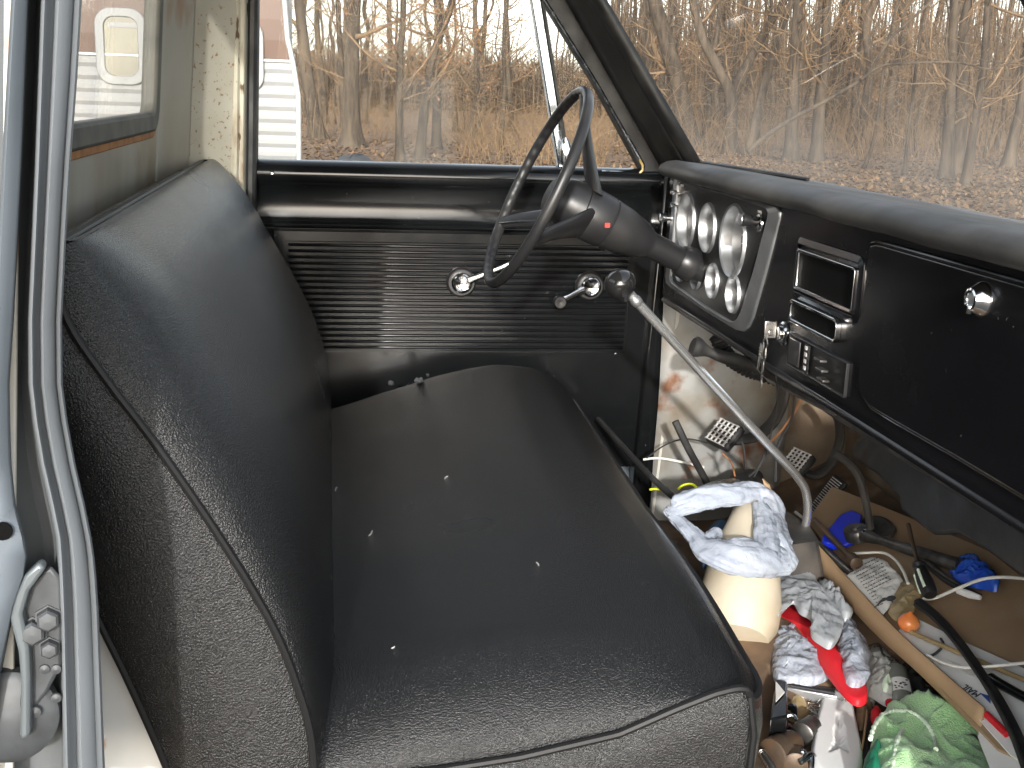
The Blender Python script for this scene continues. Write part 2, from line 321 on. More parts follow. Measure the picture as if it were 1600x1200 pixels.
# kick panels
for s in (0, 1):
    b = MB(); g = lambda p: mir(p) if s else Vector(p)
    rows = []
    for i in range(12):
        x = .80+.33*i/11
        rows.append([g((x, 2.745-.02*math.sin((x-.8)*6)-.006*math.sin(z*14), z)) for z in [.60+.07*k for k in range(13)]])
    b.grid(rows); tp(b, 'kick_panel', M['kick_paint'], solid=.004)
    b = MB(); b.grid([[g((1.128+.17*i/4, 2.742-.012*i, .60+.175*k)) for k in range(5)] for i in range(5)]); tp(b, 'cowl_side', M['firewall'], solid=.004)
    b = MB()                                   # hinge pillar: black edge in front of the door
    b.prism([g((.752, 2.77, .62)), g((.802, 2.77, .62)), g((.845, 2.77, 1.58)), g((.792, 2.77, 1.58))], (0, .05 if not s else -.05, 0))
    tp(b, 'hinge_pillar', M['paint_black'], bevel=.006)
    b = MB(); b.prism([g((.800, 2.742, .64)), g((.806, 2.742, .64)), g((.846, 2.742, 1.3)), g((.838, 2.742, 1.3))], (0, .02 if not s else -.02, 0)); tp(b, 'pillar_edge', M['white_rust'])
# --- roof
b = MB()
rows = []
for i in range(11):
    x = -.36+.86*i/10
    rows.append([Vector((x, 1.03+1.76*j/12, 2.12+.03*math.sin(math.pi*j/12)+.02*math.sin(math.pi*i/10))) for j in range(13)])
b.grid(rows); tp(b, 'cab_roof', M['headliner'], solid=.03, angle=180)
# --- rear wall with its window opening
WY0, WY1, WZ0, WZ1 = 1.46, 2.452, 1.612, 2.0
def wx(z): return -.345+.07*(z-1.6)
def rw(y, z): return Vector((wx(z), y, z))
from mathutils.geometry import tessellate_polygon
def plate(outer, holes, mb, off=Vector((0, 0, 0)), mi=0):
    loops = [[Vector(p) for p in outer]]+[[Vector(p) for p in h] for h in holes]
    allp = [p for l in loops for p in l]
    mb.add([p+off for p in allp], [tuple(t) for t in tessellate_polygon(loops)], mi)
def rr_yz(y0, y1, z0, z1, r, fx, n=5):
    cy, cz = (y0+y1)/2, (z0+z1)/2
    return [fx(cy+u, cz+v) for u, v in rrect(y1-y0, z1-z0, r, n)]
b = MB()
for i in range(18):                            # subdivided strips so that the panel can dish
    z0, z1 = .66+i*.0525, .66+(i+1)*.0525
    b.add([rw(1.30, z0), rw(2.50, z0), rw(2.50, z1), rw(1.30, z1)], [(0, 1, 2, 3)])
plate([rw(1.30, 1.605), rw(2.50, 1.605), rw(2.50, 2.13), rw(1.30, 2.13)], [rr_yz(WY0-.004, WY1+.004, WZ0-.004, WZ1, .05, rw)], b)
tp(b, 'rear_wall', M['wall_paint'], smooth=False, solid=.006)
rwin = MB(); o1 = rr_yz(WY0-.006, WY1+.006, WZ0-.006, WZ1+.006, .05, rw); i1 = rr_yz(WY0+.026, WY1-.026, WZ0+.03, WZ1-.026, .03, rw)
rwin.loop_frame([p+Vector((.014, 0, 0)) for p in o1], [p+Vector((.010, 0, 0)) for p in i1], (-.03, 0, 0)); rw_o = tp(rwin, 'rear_window', M['gasket_grey'], bevel=.006)
b = MB(); o2 = rr_yz(WY0-.016, WY1+.016, WZ0-.018, WZ1+.016, .055, rw); b.loop_frame([p+Vector((.008, 0, 0)) for p in o2], [p+Vector((.008, 0, 0)) for p in rr_yz(WY0-.004, WY1+.004, WZ0-.004, WZ1, .05, rw)], (-.006, 0, 0)); tp(b, 'rusty_flange', M['rust'], rw_o, bevel=.002)
b = MB(); b.prism(rr_yz(WY0+.02, WY1-.02, WZ0+.02, WZ1-.02, .03, rw), (-.004, 0, 0)); tp(b, 'pane', glass('rear_glass', (.04, .12), 5, dcol=(.4, .4, .36)), rw_o, smooth=False)
# --- cab corners and rear (B) pillars
for s in (0, 1):
    g = (lambda p: mir(p)) if s else (lambda p: Vector(p))
    pr = [(-.345, 2.48), (-.343, 2.54), (-.335, 2.60), (-.315, 2.66), (-.285, 2.71), (-.25, 2.745), (-.215, 2.765)]
    b = MB(); zz = [.62+.1*k for k in range(16)]
    b.grid([[g((x+.07*(z-1.6)-.045*s, y, z)) for x, y in pr] for z in zz])
    tp(b, 'cab_corner', M['white_rust'] if s else M['wall_paint'], angle=180, solid=.004)
    if s: continue
    b = MB(); b.grid([[g((x+.07*(z-1.6)+.003, y-.004, z)) for x, y in ((-.300, 2.688), (-.285, 2.71), (-.25, 2.745), (-.215, 2.765))] for z in zz]); tp(b, 'rusted_edge', M['speckle'], angle=180)
    b = MB()
    pr = [(-.217, 2.762), (-.205, 2.758), (-.20, 2.768), (-.192, 2.766), (-.186, 2.775)]
    b.grid([[g((x+.03*(z-1.6), y, z)) for x, y in pr] for z in zz]); tp(b, 'pillar_edge', M['pillar_rust'], solid=.004, angle=60)
    if not s:
        b = MB(); b.tube([(-.175+.03*(z-1.6), 2.785, z) for z in (.8, 1.2, 1.6, 2.1)], .014, 10); tp(b, 'door_seal', M['gasket'])
b = MB()
for bx, bz in ((-.30, 1.853),):
    c = PX(327, 16, -.305); b.lathe(c+Vector((.0, -.006, 0)), (.5, -1, 0), [(0, .014), (.002, .014), (.003, .011), (.003, .009), (-.004, .008), (-.004, 0)], 20)
tp(b, 'plug', M['gasket_grey'])

# --- door frame (A) pillars
def pline(pa, pb, y):                          # line measured at two heights, prolonged to the roof
    a, c = PY(*pa, y), PY(*pb, y); d = c-a
    return [a-d*.06, a+d*.33, a+d*.66, c, a+d*((2.12-a.z)/d.z)]
cols = [pline((1030, 250), (888, 0), 2.80), pline((1036, 250), (896, 0), 2.765), pline((1044, 250), (905, 0), 2.735), pline((1056, 247), (917, 0), 2.72), pline((1064, 246), (925, 0), 2.695), pline((1070, 245), (930, 0), 2.68)]
gas = [pline((1066, 245), (925, 0), 2.69), pline((1072, 245), (931, 0), 2.665), pline((1080, 244), (939, 0), 2.655), pline((1088, 243), (946, 0), 2.66)]
for s in (0, 1):
    g = (lambda p: mir(p)) if s else (lambda p: Vector(p))
    if s: g = lambda p: Vector((p[0], 2*YM-.07-p[1], p[2]))
    b = MB(); b.grid([[g(c[i]) for c in cols] for i in range(5)]); pil = tp(b, 'windshield_pillar', M['pad'], solid=.012, angle=80)
    b = MB(); b.grid([[g(c[i]) for c in gas] for i in range(5)]); tp(b, 'weatherstrip', M['gasket'], pil, solid=.01, angle=80)

# --- driver door
DX0 = -.20
b = MB()
prof = [(2.90, .80), (2.90, 1.50), (2.875, 1.532), (2.83, 1.536), (2.800, 1.528), (2.788, 1.512), (2.788, 1.498), (2.800, 1.484), (2.812, 1.470), (2.815, 1.405), (2.808, 1.394), (2.796, 1.391), (2.793, 1.386), (2.797, 1.381), (2.806, 1.379),
        (2.803, 1.372), (2.798, 1.368), (2.798, 1.356), (2.800, 1.352)]
xs = [DX0+.0, -.1, 0, .1, .3, .5, .65, .72, .76, .79]
b.grid([[Vector((x + (0.03*(z-1.5) if i > 6 else 0), y, z)) for y, z in prof] for i, x in enumerate(xs)])
b.box((.30, 2.842, 1.07), (1.02, .09, .56)); 
door = tp(b, 'driver_door', M['paint_black'], angle=50)
def door_frame():
    b = MB()
    A = [PY(1005, 268, 2.81), PY(930, 130, 2.81), PY(850, 0, 2.81)]; d = A[2]-A[1]; A.append(A[1]+d*((2.085-A[1].z)/d.z))
    B = [PY(1040, 268, 2.81), PY(965, 130, 2.81), PY(892, 0, 2.81)]; d = B[2]-B[1]; B.append(B[1]+d*((2.12-B[1].z)/d.z))
    r0 = Vector((-.165, 2.81, 1.52)); r1 = Vector((-.15, 2.81, 2.085)); q0 = Vector((-.19, 2.81, 1.52)); q1 = Vector((-.172, 2.81, 2.12))
    inn = A+[r1, r0]; out = B+[q1, q0]
    b.loop_frame(out, inn, (0, .05, 0)); return b
tp(door_frame(), 'window_frame', M['gasket'], door, bevel=.006)
# ribbed trim
b = MB(); x0, x1 = -.10, .722; rows = []
nr = 18; zt, zb = 1.348, 1.090
for k in range(nr*8+1):
    z = zt-(zt-zb)*k/(nr*8); ph = (k % 8)/8
    h = .0075*max(0, math.sin(math.pi*min(1, ph/.72)))**.6 if ph < .72 else 0
    rows.append([Vector((x0, 2.803, z)), Vector((x0+.006, 2.801-h, z)), Vector((.2, 2.801-h, z)), Vector((x1-.006, 2.801-h, z)), Vector((x1, 2.803, z))])
b.grid(rows)
b.loop_frame([Vector(p) for p in ((x0-.028, 2.798, zt+.026), (x1+.014, 2.798, zt+.026), (x1+.014, 2.798, zb-.012), (x0-.028, 2.798, zb-.012))],
             [Vector(p) for p in ((x0-.001, 2.798, zt+.004), (x1+.001, 2.798, zt+.004), (x1+.001, 2.798, zb-.002), (x0-.001, 2.798, zb-.002))], (0, -.004, 0))
tp(b, 'ribbed_trim', M['paint_black'], door, angle=60)
for px, py, yy_, r_ in ((425, 270, 2.786, .005), (962, 552, 2.796, .003)):
    b = MB(); b.lathe(PY(px, py, yy_), (0, -1, .3), [(0, r_), (.002, r_*.8), (.003, 0)], 12); tp(b, 'screw', M['chrome'], door)
def crank(cx, cz, ang, length, name, kr):
    b = MB(); c = Vector((cx, 2.797, cz)); ax = (0, -1, 0)
    b.lathe(c, ax, [(-.004, .036), (.006, .036), (.012, .031), (.012, .026)], 32, 0)      # black escutcheon
    b.lathe(c, ax, [(.010, .025), (.020, .025), (.024, .022), (.025, .020), (.023, .017), (.023, 0)], 32, 1)
    d = Vector((math.cos(ang), 0, math.sin(ang)))
    p = [c+Vector((0, -.020, 0))+d*.018, c+Vector((0, -.026, 0))+d*.04, c+Vector((0, -.034, 0))+d*(length*.7), c+Vector((0, -.036, 0))+d*length]
    b.tube(p, [.011, .0075, .0065, .008], 12, 1, up=(0, 1, 0), flat=.6)
    b.lathe(c+d*length+Vector((0, -.034, 0)), ax, [(-.004, .007), (.004, .008), (.007, kr), (.020, kr), (.024, kr*.85), (.024, kr*.5), (.023, 0)], 24, 0 if kr > .01 else 1)
    return tp(b, name, [M['plastic_black'], M['chrome']], door)
crank(.624, 1.2535, R(202), .087, 'window_crank', .0155)
crank(.310, 1.2595, R(24), .135, 'door_latch_lever', .007)
# glass: main pane, divider, vent window
zg = 1.52
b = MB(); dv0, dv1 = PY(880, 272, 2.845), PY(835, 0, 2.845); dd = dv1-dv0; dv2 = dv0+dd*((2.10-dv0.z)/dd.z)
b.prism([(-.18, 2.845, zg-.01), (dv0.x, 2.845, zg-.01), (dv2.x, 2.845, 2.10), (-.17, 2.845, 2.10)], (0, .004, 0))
pc = PY(668, 190, 2.845)
wg = tp(b, 'window_glass', None or glass('door_glass', (.004, .020), 3.2, patch=((.035, 0, .12), (.045, None, .085), .03, .11), refl=.0015), door, smooth=False)  # patch paints a pale reflection into the film of the pane
b = MB(); v = [PY(1010, 272, 2.835), PY(930, 128, 2.835), PY(846, -6, 2.835)]; d = v[2]-v[1]; v.append(v[1]+d*((2.09-v[1].z)/d.z))
b.prism([Vector((dv0.x, 2.835, zg))]+v+[Vector((dv2.x, 2.835, 2.09))], (0, .004, 0))
tp(b, 'vent_glass', glass('vent_glass', (.002, .008), 4, refl=.002), door, smooth=False)
b = MB(); w = Vector((.013, 0, 0)); lo, hi = dv0-w*.9, dv2-w*.9
b.prism([lo+Vector((0, -.03, -.01)), lo+w*1.75+Vector((0, -.03, -.01)), hi+w*1.75+Vector((0, -.03, 0)), hi+Vector((0, -.03, 0))], (0, .03, 0)); tp(b, 'vent_divider', M['chrome_worn'], door, bevel=.003)
b = MB(); b.prism([lo+w*1.75+Vector((0, -.034, -.01)), lo+w*2.25+Vector((0, -.034, -.01)), hi+w*2.25+Vector((0, -.034, 0)), hi+w*1.75+Vector((0, -.034, 0))], (0, .03, 0)); tp(b, 'divider_seal', M['gasket'], door)
b = MB()                                       # bright inner edge of the vent window, yellowed at its lower corner
e = [PY(x, y, 2.806) for x, y in ((940, 268), (975, 270), (995, 272), (1003, 268), (1005, 260), (1000, 248), (962, 182), (925, 118), (846, -8))]
b.tube([Vector(p) for p in spl(e, 4)], .0042, 8); tp(b, 'vent_trim', M['chrome_worn'], door)
b = MB(); b.tube([PY(x, y, 2.802) for x, y in ((985, 272), (998, 272), (1004, 266), (1004, 258), (999, 249))], .0035, 8); tp(b, 'vent_trim', mat('yellowed', (.45, .33, .10), .4, .3, col2=(.2, .15, .08), scale=60), door)
b = MB(); q = PY(881, 240, 2.80)                # vent latch: chrome paddle on a stem
b.tube([q+Vector((-.012, .01, .085)), q+Vector((-.006, -.002, .05)), q+Vector((0, -.008, .03))], .0035, 8, 1)
b.lathe(q+Vector((0, -.008, .038)), (.12, 0, -1), [(0, .004), (.01, .010), (.03, .0145), (.055, .015), (.072, .010), (.078, 0)], 16, 0, squash=.55)
b.tube([q+Vector((.002, -.008, -.03)), q+Vector((.0, .03, -.034))], .006, 8)
tp(b, 'vent_latch', [M['chrome'], M['dark_steel']], door)

# --- windshield, its base seal and the cowl
def ws(u, v):                                  # u 0..1 across, v 0..1 up
    y = 1.10+(2.69-1.10)*u; bow = 1-(2*u-1)**2
    X0 = .835+.115*bow; Z0 = 1.554; X1 = .435+.10*bow; Z1 = 2.12
    return Vector((X0+(X1-X0)*v+.015*math.sin(math.pi*v), y+(.03 if 0 else 0), Z0+(Z1-Z0)*v))
b = MB(); b.grid([[ws(i/24, j/12) for i in range(25)] for j in range(13)])
tp(b, 'windshield', glass('windshield_glass', (.025, .085), 3.0, ramp=(.3, .7), dcol=(.60, .56, .50), patch=((0, 0, -.02), (None, None, .05), .20, .26)), angle=180)
b = MB(); b.tube([ws(i/24, 0)+Vector((-.008, 0, .004)) for i in range(17, 25)], [.0095-.0008*(7-i) for i in range(8)], 8); tp(b, 'windshield_seal', M['gasket'])
b = MB(); b.grid([[ws(i/12, 0)+Vector((dx, 0, dz)) for i in range(13)] for dx, dz in ((-.005, -.012), (.03, -.03), (.12, -.11), (.2, -.24))]); tp(b, 'cowl', M['paint_dash'], solid=.004)
b = MB(); b.grid([[Vector((x, 1.0+1.96*j/8, 1.24-.03*abs(j/4-1)**2-.03*(x-1.1))) for j in range(9)] for x in (1.14, 1.5, 2.0, 2.25, 2.27)]); tp(b, 'hood', M['body_blue'], solid=.01)

# ================================================================== DASHBOARD
b = MB(); DY0, DY1 = 1.02, 2.66
prof = [(.99, 1.548), (.90, 1.556), (.80, 1.566), (.762, 1.570), (.742, 1.567), (.729, 1.560), (.723, 1.551), (.726, 1.541), (.735, 1.534), (.752, 1.531), (.762, 1.529)]
ny = 60; rows = []
for j in range(ny+1):
    y = DY0+(DY1-DY0)*j/ny
    e = max(0, (y-(DY1-.07))/.07); sh = e**2.2
    und = .0025*noise.noise(Vector((y*7, 1, 1)))
    rows.append([Vector((x + sh*(.85-x)*.35 + und, y, 1.555+(z-1.555)*(1-.5*sh)+und - .02*sh)) for x, z in prof])
b.grid(rows); b.add([rows[-1][k] for k in range(len(prof))], [tuple(range(len(prof)))])
dash = tp(b, 'dashboard', M['pad_dusty'], angle=180)
# face: one steel pressing with an opening for the gauge panel
cl_out = [(1055, 277), (1130, 298.5), (1205, 320), (1214, 324), (1218, 331), (1217, 342), (1196, 425), (1176, 496), (1169, 511), (1160, 518), (1150, 516), (1100, 486), (1046, 448), (1040, 441), (1039, 430), (1047, 350), (1052, 283)]
FX = .77
face_out = [Vector((FX, DY0, 1.535)), Vector((FX, DY1, 1.535)), Vector((FX, DY1, 1.262)), Vector((FX, DY0, 1.262))]
b = MB(); plate(face_out, [[PX(x, y, FX) for x, y in cl_out]], b)
prof = [(FX, 1.262), (.772, 1.250), (.768, 1.246), (.768, 1.240), (.780, 1.236), (.80, 1.236), (.85, 1.25), (.86, 1.29)]
b.grid([[Vector((x, y, z)) for x, z in prof] for y in [DY0+(DY1-DY0)*j/20 for j in range(21)]])
dface = tp(b, 'dash_face', M['paint_dash'], dash, angle=50, solid=0)
# pressed shapes of the face
def bar(pts, r, n=8): bb = MB(); bb.tube([PX(x, y, FX-.001) for x, y in pts], r, n); return bb
bz = MB(); inn = [(1059, 284), (1128, 303), (1188, 322.5), (1195, 326), (1198, 332), (1197, 342), (1176, 421), (1156, 486), (1150, 498), (1143, 503), (1136, 501), (1098, 478), (1051, 444), (1046, 438), (1045, 430), (1051.5, 352), (1056, 288)]
bz.loop_frame([PX(x, y, FX-.004) for x, y in cl_out], [PX(x, y, FX-.010) for x, y in inn], (.016, 0, 0)); bz_o = tp(bz, 'gauge_bezel', M['brushed'], dash, bevel=.003)
G = [(2.502, 1.444, .060), (2.350, 1.447, .050), (2.190, 1.440, .069), (2.293, 1.346, .035), (2.163, 1.341, .036), (2.52, 1.345, .035), (2.405, 1.346, .035)]
b = MB(); ip = [(PX(x, y, FX).y, PX(x, y, FX).z) for x, y in inn]
def in_poly(y, z):
    c = False; j = len(ip)-1
    for i in range(len(ip)):
        if (ip[i][1] > z) != (ip[j][1] > z) and y < (ip[j][0]-ip[i][0])*(z-ip[i][1])/(ip[j][1]-ip[i][1])+ip[i][0]: c = not c
        j = i
    return c
circX = lambda y, z, r, n=28: [Vector((FX-.002, y+r*math.cos(2*math.pi*i/n), z+r*math.sin(2*math.pi*i/n))) for i in range(n)]
hq = .0022; iy = 0; vid = {}; vv = []; ff = []
def vtx(i, j):
    if (i, j) not in vid: vid[(i, j)] = len(vv); vv.append(Vector((FX-.002, 1.96+i*hq, 1.27+j*hq)))
    return vid[(i, j)]
for i in range(310):
    for j in range(120):
        y_, z_ = 1.96+(i+.5)*hq, 1.27+(j+.5)*hq
        if any((y_-a)**2+(z_-c)**2 < (r*.97)**2 for a, c, r in G): continue
        if in_poly(y_, z_) or in_poly(y_+.004, z_) or in_poly(y_-.004, z_) or in_poly(y_, z_+.004) or in_poly(y_, z_-.004): ff.append((vtx(i, j), vtx(i+1, j), vtx(i+1, j+1), vtx(i, j+1)))
b.add(vv, ff)
tp(b, 'gauge_panel', M['cluster_black'], dash, smooth=False)
b = MB(); b.box((FX+.043, 2.31, 1.40), (.004, .68, .26)); tp(b, 'gauge_backing', M['cluster_black'], dash)
for y, z, r in G:
    b = MB(); o = Vector((FX-.002, y, z)); b.lathe(o, (1, 0, 0), [(.002, r*1.05), (-.002, r*1.04), (-.006, r*1.0), (-.003, r*.96), (.018, r*.93), (.0185, r*.905), (.036, r*.86)], 40, cap=False)
    gg = MB(); 
    ri = tp(b, 'gauge', M['brushed'], dash)
    d = MB(); d.lathe(o+Vector((.032, 0, 0)), (-1, 0, 0), [(-.004, r*.87), (-.003, 0)], 30); tp(d, 'gauge_dial', M['dial'], dash)
    t = MB()
    for k in range(11):
        a = R(-40+k*26); c = o+Vector((.030, math.cos(a)*r*.55, math.sin(a)*r*.55)); t.box(c, (.0006, .0016, .007), Matrix.Rotation(a-math.pi/2, 3, 'X'))
    t.box(o+Vector((.029, r*.1, r*.12)), (.0006, .002, r*.6), Matrix.Rotation(R(-40), 3, 'X'))
    tp(t, 'dial_marks', M['paper'], dash, smooth=False)
def knob(pk, pb, r, name='dash_knob', mk='chrome'):
    b = MB(); a = PX(*pb, FX); c = a + Vector((-.055, 0, 0)) if pk is None else PY(pk[0], pk[1], a.y); ax = c-a; l = ax.length
    b.lathe(a, ax, [(-.004, r*1.1), (.003, r*1.1), (.005, r*.5), (l*.55, r*.5), (l*.6, r*.85), (l, r), (l+.004, r*.96), (l+.005, r*.8), (l+.004, 0)], 24)
    return tp(b, name, M[mk], dash)
knob((1163, 343), (1187, 349), .0125, 'wiper_knob', 'plastic_black'); knob((1033, 340), (1051, 341), .011, 'light_knob', 'chrome'); knob((1052, 300), (1062, 303), .007); knob((1050, 320), (1060, 322), .006)
b = MB(); c = PX(1163, 343, .70); b.lathe(PY(1162.5, 343, PX(1187, 349, FX).y)+Vector((-.006, 0, 0)), (-1, 0, 0), [(0, .010), (.0015, .0095), (.002, 0)], 20); tp(b, 'wiper_knob_cap', M['brushed'], dash)
b = MB(); c = PX(1187, 349, FX-.004); b.lathe(c, (-1, 0, 0), [(0, .017), (.003, .016), (.004, .012)], 20); tp(b, 'knob_ring', M['chrome'], dash)
# small printed words of the panel
def text(s, size, o, ux, uy, m, parent=None, name='lettering', ext=.0004):
    c = bpy.data.curves.new(name, 'FONT'); c.body = s; c.size = size; c.extrude = ext; c.align_x = 'CENTER'; c.align_y = 'CENTER'; c.resolution_u = 2
    t = bpy.data.objects.new(name, c); COL.objects.link(t); bpy.context.view_layer.update()
    me = bpy.data.meshes.new_from_object(t.evaluated_get(bpy.context.evaluated_depsgraph_get())); bpy.data.objects.remove(t)
    ux = Vector(ux).normalized(); uy = Vector(uy); uy = (uy-ux*uy.dot(ux)).normalized(); uz = ux.cross(uy)
    mm = Matrix(((ux.x, uy.x, uz.x), (ux.y, uy.y, uz.y), (ux.z, uy.z, uz.z))); me.transform(mm.to_4x4())
    me.materials.clear(); me.materials.append(m); ob = bpy.data.objects.new(name, me); COL.objects.link(ob); L = Vector(o)
    if parent: ob.parent = parent; ob.location = L-WL[parent.name]
    else: ob.location = L
    WL[ob.name] = L; return ob
text('LIGHTS', .007, PX(1062, 286, FX-.004)+Vector((0, -.02, -.004)), (0, -1, 0), (0, 0, 1), M['paper'], dash)
text('WIPER', .007, PX(1187, 331, FX-.004), (0, -1, 0), (0, 0, 1), M['paper'], dash)
def slot(c4, name, m, inner_m, w=.006, d=.010, recess=.03, r=0):
    """a rectangular opening measured by its four outer corners TL TR BR BL"""
    P4 = [PX(x, y, FX) for x, y in c4]; cy = sum(p.y for p in P4)/4; cz = sum(p.z for p in P4)/4
    wd = abs((P4[0].y+P4[3].y)/2-(P4[1].y+P4[2].y)/2); ht = abs((P4[0].z+P4[1].z)/2-(P4[2].z+P4[3].z)/2)
    O = [Vector((FX-d, cy+u, cz+v)) for u, v in rrect(wd, ht, r+w)]; I = [Vector((FX-d*.8, cy+u, cz+v)) for u, v in rrect(wd-2*w, ht-2*w, max(r, .002))]
    b = MB(); b.loop_frame(O, I, (d+.001, 0, 0)); f = tp(b, name, m, dash, bevel=.0015)
    b = MB(); b.prism([p+Vector((d*.8-.002, 0, 0)) for p in I], (.0015, 0, 0)); tp(b, name.split('_')[0]+'_opening', inner_m, dash, smooth=False)
    return cy, cz, wd, ht
hole = mat('hole_black', (.003, .003, .003), .9, spec=.1)
b = MB(); P4 = [PX(x, y, FX) for x, y in ((1250, 378), (1352, 410), (1342, 499), (1236, 455))]; cy = sum(p.y for p in P4)/4; cz = sum(p.z for p in P4)/4
O = [Vector((FX-.001, cy+u, cz+v)) for u, v in rrect(.262, .105, .02)]; I = [Vector((FX-.006, cy+u, cz+v)) for u, v in rrect(.240, .078, .008)]; b.loop_frame(O, I, (.004, 0, 0)); tp(b, 'radio_surround', M['paint_dash'], dash, bevel=.003)
slot(((1258, 389), (1350, 420), (1337, 490), (1247, 449)), 'radio_trim', M['chrome'], hole, .0055, .012)
slot(((1243, 467), (1319, 500), (1309, 538), (1237, 499)), 'ashtray_trim', M['chrome'], hole, .006, .010, r=.006)
cy, cz, wd, ht = slot(((1239, 519), (1332, 570), (1319, 622), (1233, 567)), 'heater_control', M['plastic_black'], M['cluster_black'], .003, .006)
b = MB()
for k in range(4): b.box((FX-.007, cy+.035, cz+.018-.011*k), (.002, .008, .006))
tp(b, 'heater_marks', M['grey_dirt'], dash, smooth=False)
b = MB(); b.box((FX-.006, cy+.034, cz), (.002, .020, ht*.85)); tp(b, 'heater_insert', M['dial'], dash, smooth=False)
b = MB(); 
for k in range(3): b.box((FX-.012, cy-.035-.008*k, cz+.014-.014*k), (.012, .026, .004)); 
tp(b, 'heater_lever', M['dark_steel'], dash, bevel=.001)
b = MB(); b.box((FX-.006, cy+.085, cz), (.004, .045, ht*.8)); tp(b, 'heater_blank', M['plastic_black'], dash, bevel=.002)
# glove box door
go = [(1360, 388), (1363, 380), (1371, 378), (1385, 381), (1500, 413), (1600, 441), (1700, 470), (1800, 520), (1800, 800), (1790, 890), (1600, 777), (1500, 717), (1400, 660), (1362, 637), (1350, 620), (1345, 600), (1350, 500)]
go3 = [PX(x, y, FX-.003) for x, y in go]; go3 = [Vector((p.x, max(p.y, 1.05), min(max(p.z, 1.279), 1.515))) for p in go3]
cc = Vector((FX-.003, 1.39, 1.395))
b = MB(); b.prism([cc+(p-cc)*.985+Vector((-.005, 0, 0)) for p in go3], (.010, 0, 0)); gd = tp(b, 'glove_box_door', M['paint_dash'], dash, bevel=.0035, seg=3)
b = MB(); b.tube(go3[7:]+go3[:7]+[go3[7]], .0028, 8); tp(b, 'glove_box_edge', M['paint_black'], dash)
b = MB(); c = PX(1535, 468, FX-.008); b.lathe(c, (-1, 0, 0), [(0, .0215), (.004, .021), (.009, .017), (.016, .0135), (.017, .011), (.0155, .0085), (.014, .008)], 32)
b.lathe(c+Vector((-.0145, 0, 0)), (-1, 0, 0), [(0, .008), (.001, 0)], 20, 1); b.box(c+Vector((-.017, 0, -.012)), (.006, .006, .010), None, 0); tp(b, 'glove_box_lock', [M['chrome'], M['brushed']], dash)
# ignition switch
b = MB(); ic = PX(1225, 521, FX-.001); b.lathe(ic, (-1, 0, 0), [(0, .021), (.003, .0205), (.006, .017), (.006, .013), (.012, .012), (.013, .010), (.012, 0)], 28); tp(b, 'ignition_switch', M['chrome'], dash)

# keys hanging in the switch
kr = empty('key_ring', ic+Vector((-.02, 0, -.06))); tag(kr, 'pair of steel keys hanging from the ignition switch under the dashboard', 'keys')
b = MB(); b.box(ic+Vector((-.024, .003, .006)), (.022, .003, .030)); b.box(ic+Vector((-.022, .004, .0)), (.012, .006, .010)); b.build('ignition_key', M['steel'], kr, bevel=.003)
b = MB(); b.tube([ic+Vector((-.03, .004+.010*math.cos(a/6*math.pi*2), -.018+.010*math.sin(a/6*math.pi*2))) for a in range(7)], .0012, 6); b.build('ring', M['steel'], kr)
b = MB(); kc = ic+Vector((-.032, .005, -.038)); b.prism([kc+Vector((0, u, v)) for u, v in ((-.009, .012), (.009, .012), (.010, -.004), (.005, -.012), (.004, -.052), (.0, -.060), (-.003, -.055), (-.0015, -.045), (-.004, -.04), (-.003, -.012), (-.010, -.004))], (.0022, 0, 0)); b.build('key', M['steel'], kr, bevel=.0005)
b = MB(); kc = ic+Vector((-.037, .006, -.030)); rt = Matrix.Rotation(R(14), 3, 'X'); b.prism([kc+rt@Vector((0, u, v)) for u, v in ((-.008, .010), (.008, .010), (.008, -.006), (.004, -.011), (.0035, -.038), (-.003, -.036), (-.0035, -.011), (-.008, -.006))], (.0022, 0, 0)); b.build('key', M['steel'], kr, bevel=.0005)

# --- under the dashboard
b = MB(); hp = [(1330, 700), (1338, 684), (1362, 680), (1395, 698), (1440, 722), (1540, 790), (1640, 850), (1660, 935), (1590, 900), (1535, 858), (1494, 834), (1455, 836), (1405, 797), (1404, 778), (1372, 745), (1330, 716)]
b.prism([PX(x, y, 1.0) for x, y in hp], (.16, 0, 0)); hb = tp(b, 'heater_box', M['heater'], bevel=.008)
b = MB(); b.tube([PX(x, y, .985) for x, y in ((1413, 712), (1440, 730), (1470, 745), (1510, 765))], .009, 10); tp(b, 'heater_pipe', M['rubber_dusty'], hb)
b = MB(); b.tube([PX(x, y, .99) for x, y in ((1240, 600), (1330, 660), (1420, 712), (1500, 762), (1620, 830))], .012, 10); tp(b, 'dash_brace', M['rubber_dusty'])
b = MB(); b.tube([PX(x, y, .90) for x, y in ((1170, 540), (1210, 585), (1250, 610), (1305, 640))], [.022, .02, .014, .012], 10); tp(b, 'column_bracket', M['dark_steel'])
b = MB(); pts = [Vector(p) for p in spl([PY(x, y, 2.42) for x, y in ((1120, 525), (1135, 555), (1165, 575), (1195, 585), (1230, 595))], 16)]
b.tube(pts, [.016+.0035*math.sin(i*2.2) for i in range(len(pts))], 12); tp(b, 'corrugated_hose', M['rubber'])
b = MB(); pts = spl([PY(x, y, 2.35) for x, y in ((1082, 540), (1098, 546), (1125, 556), (1160, 566), (1200, 580))], 4); b.tube([Vector(p) for p in pts], [.018, .022, .022, .02, .016, .012, .011, .012, .013, .014, .015, .015, .014, .012, .012, .012, .012][:len(pts)], 14); tp(b, 'parking_brake_handle', M['rubber'])
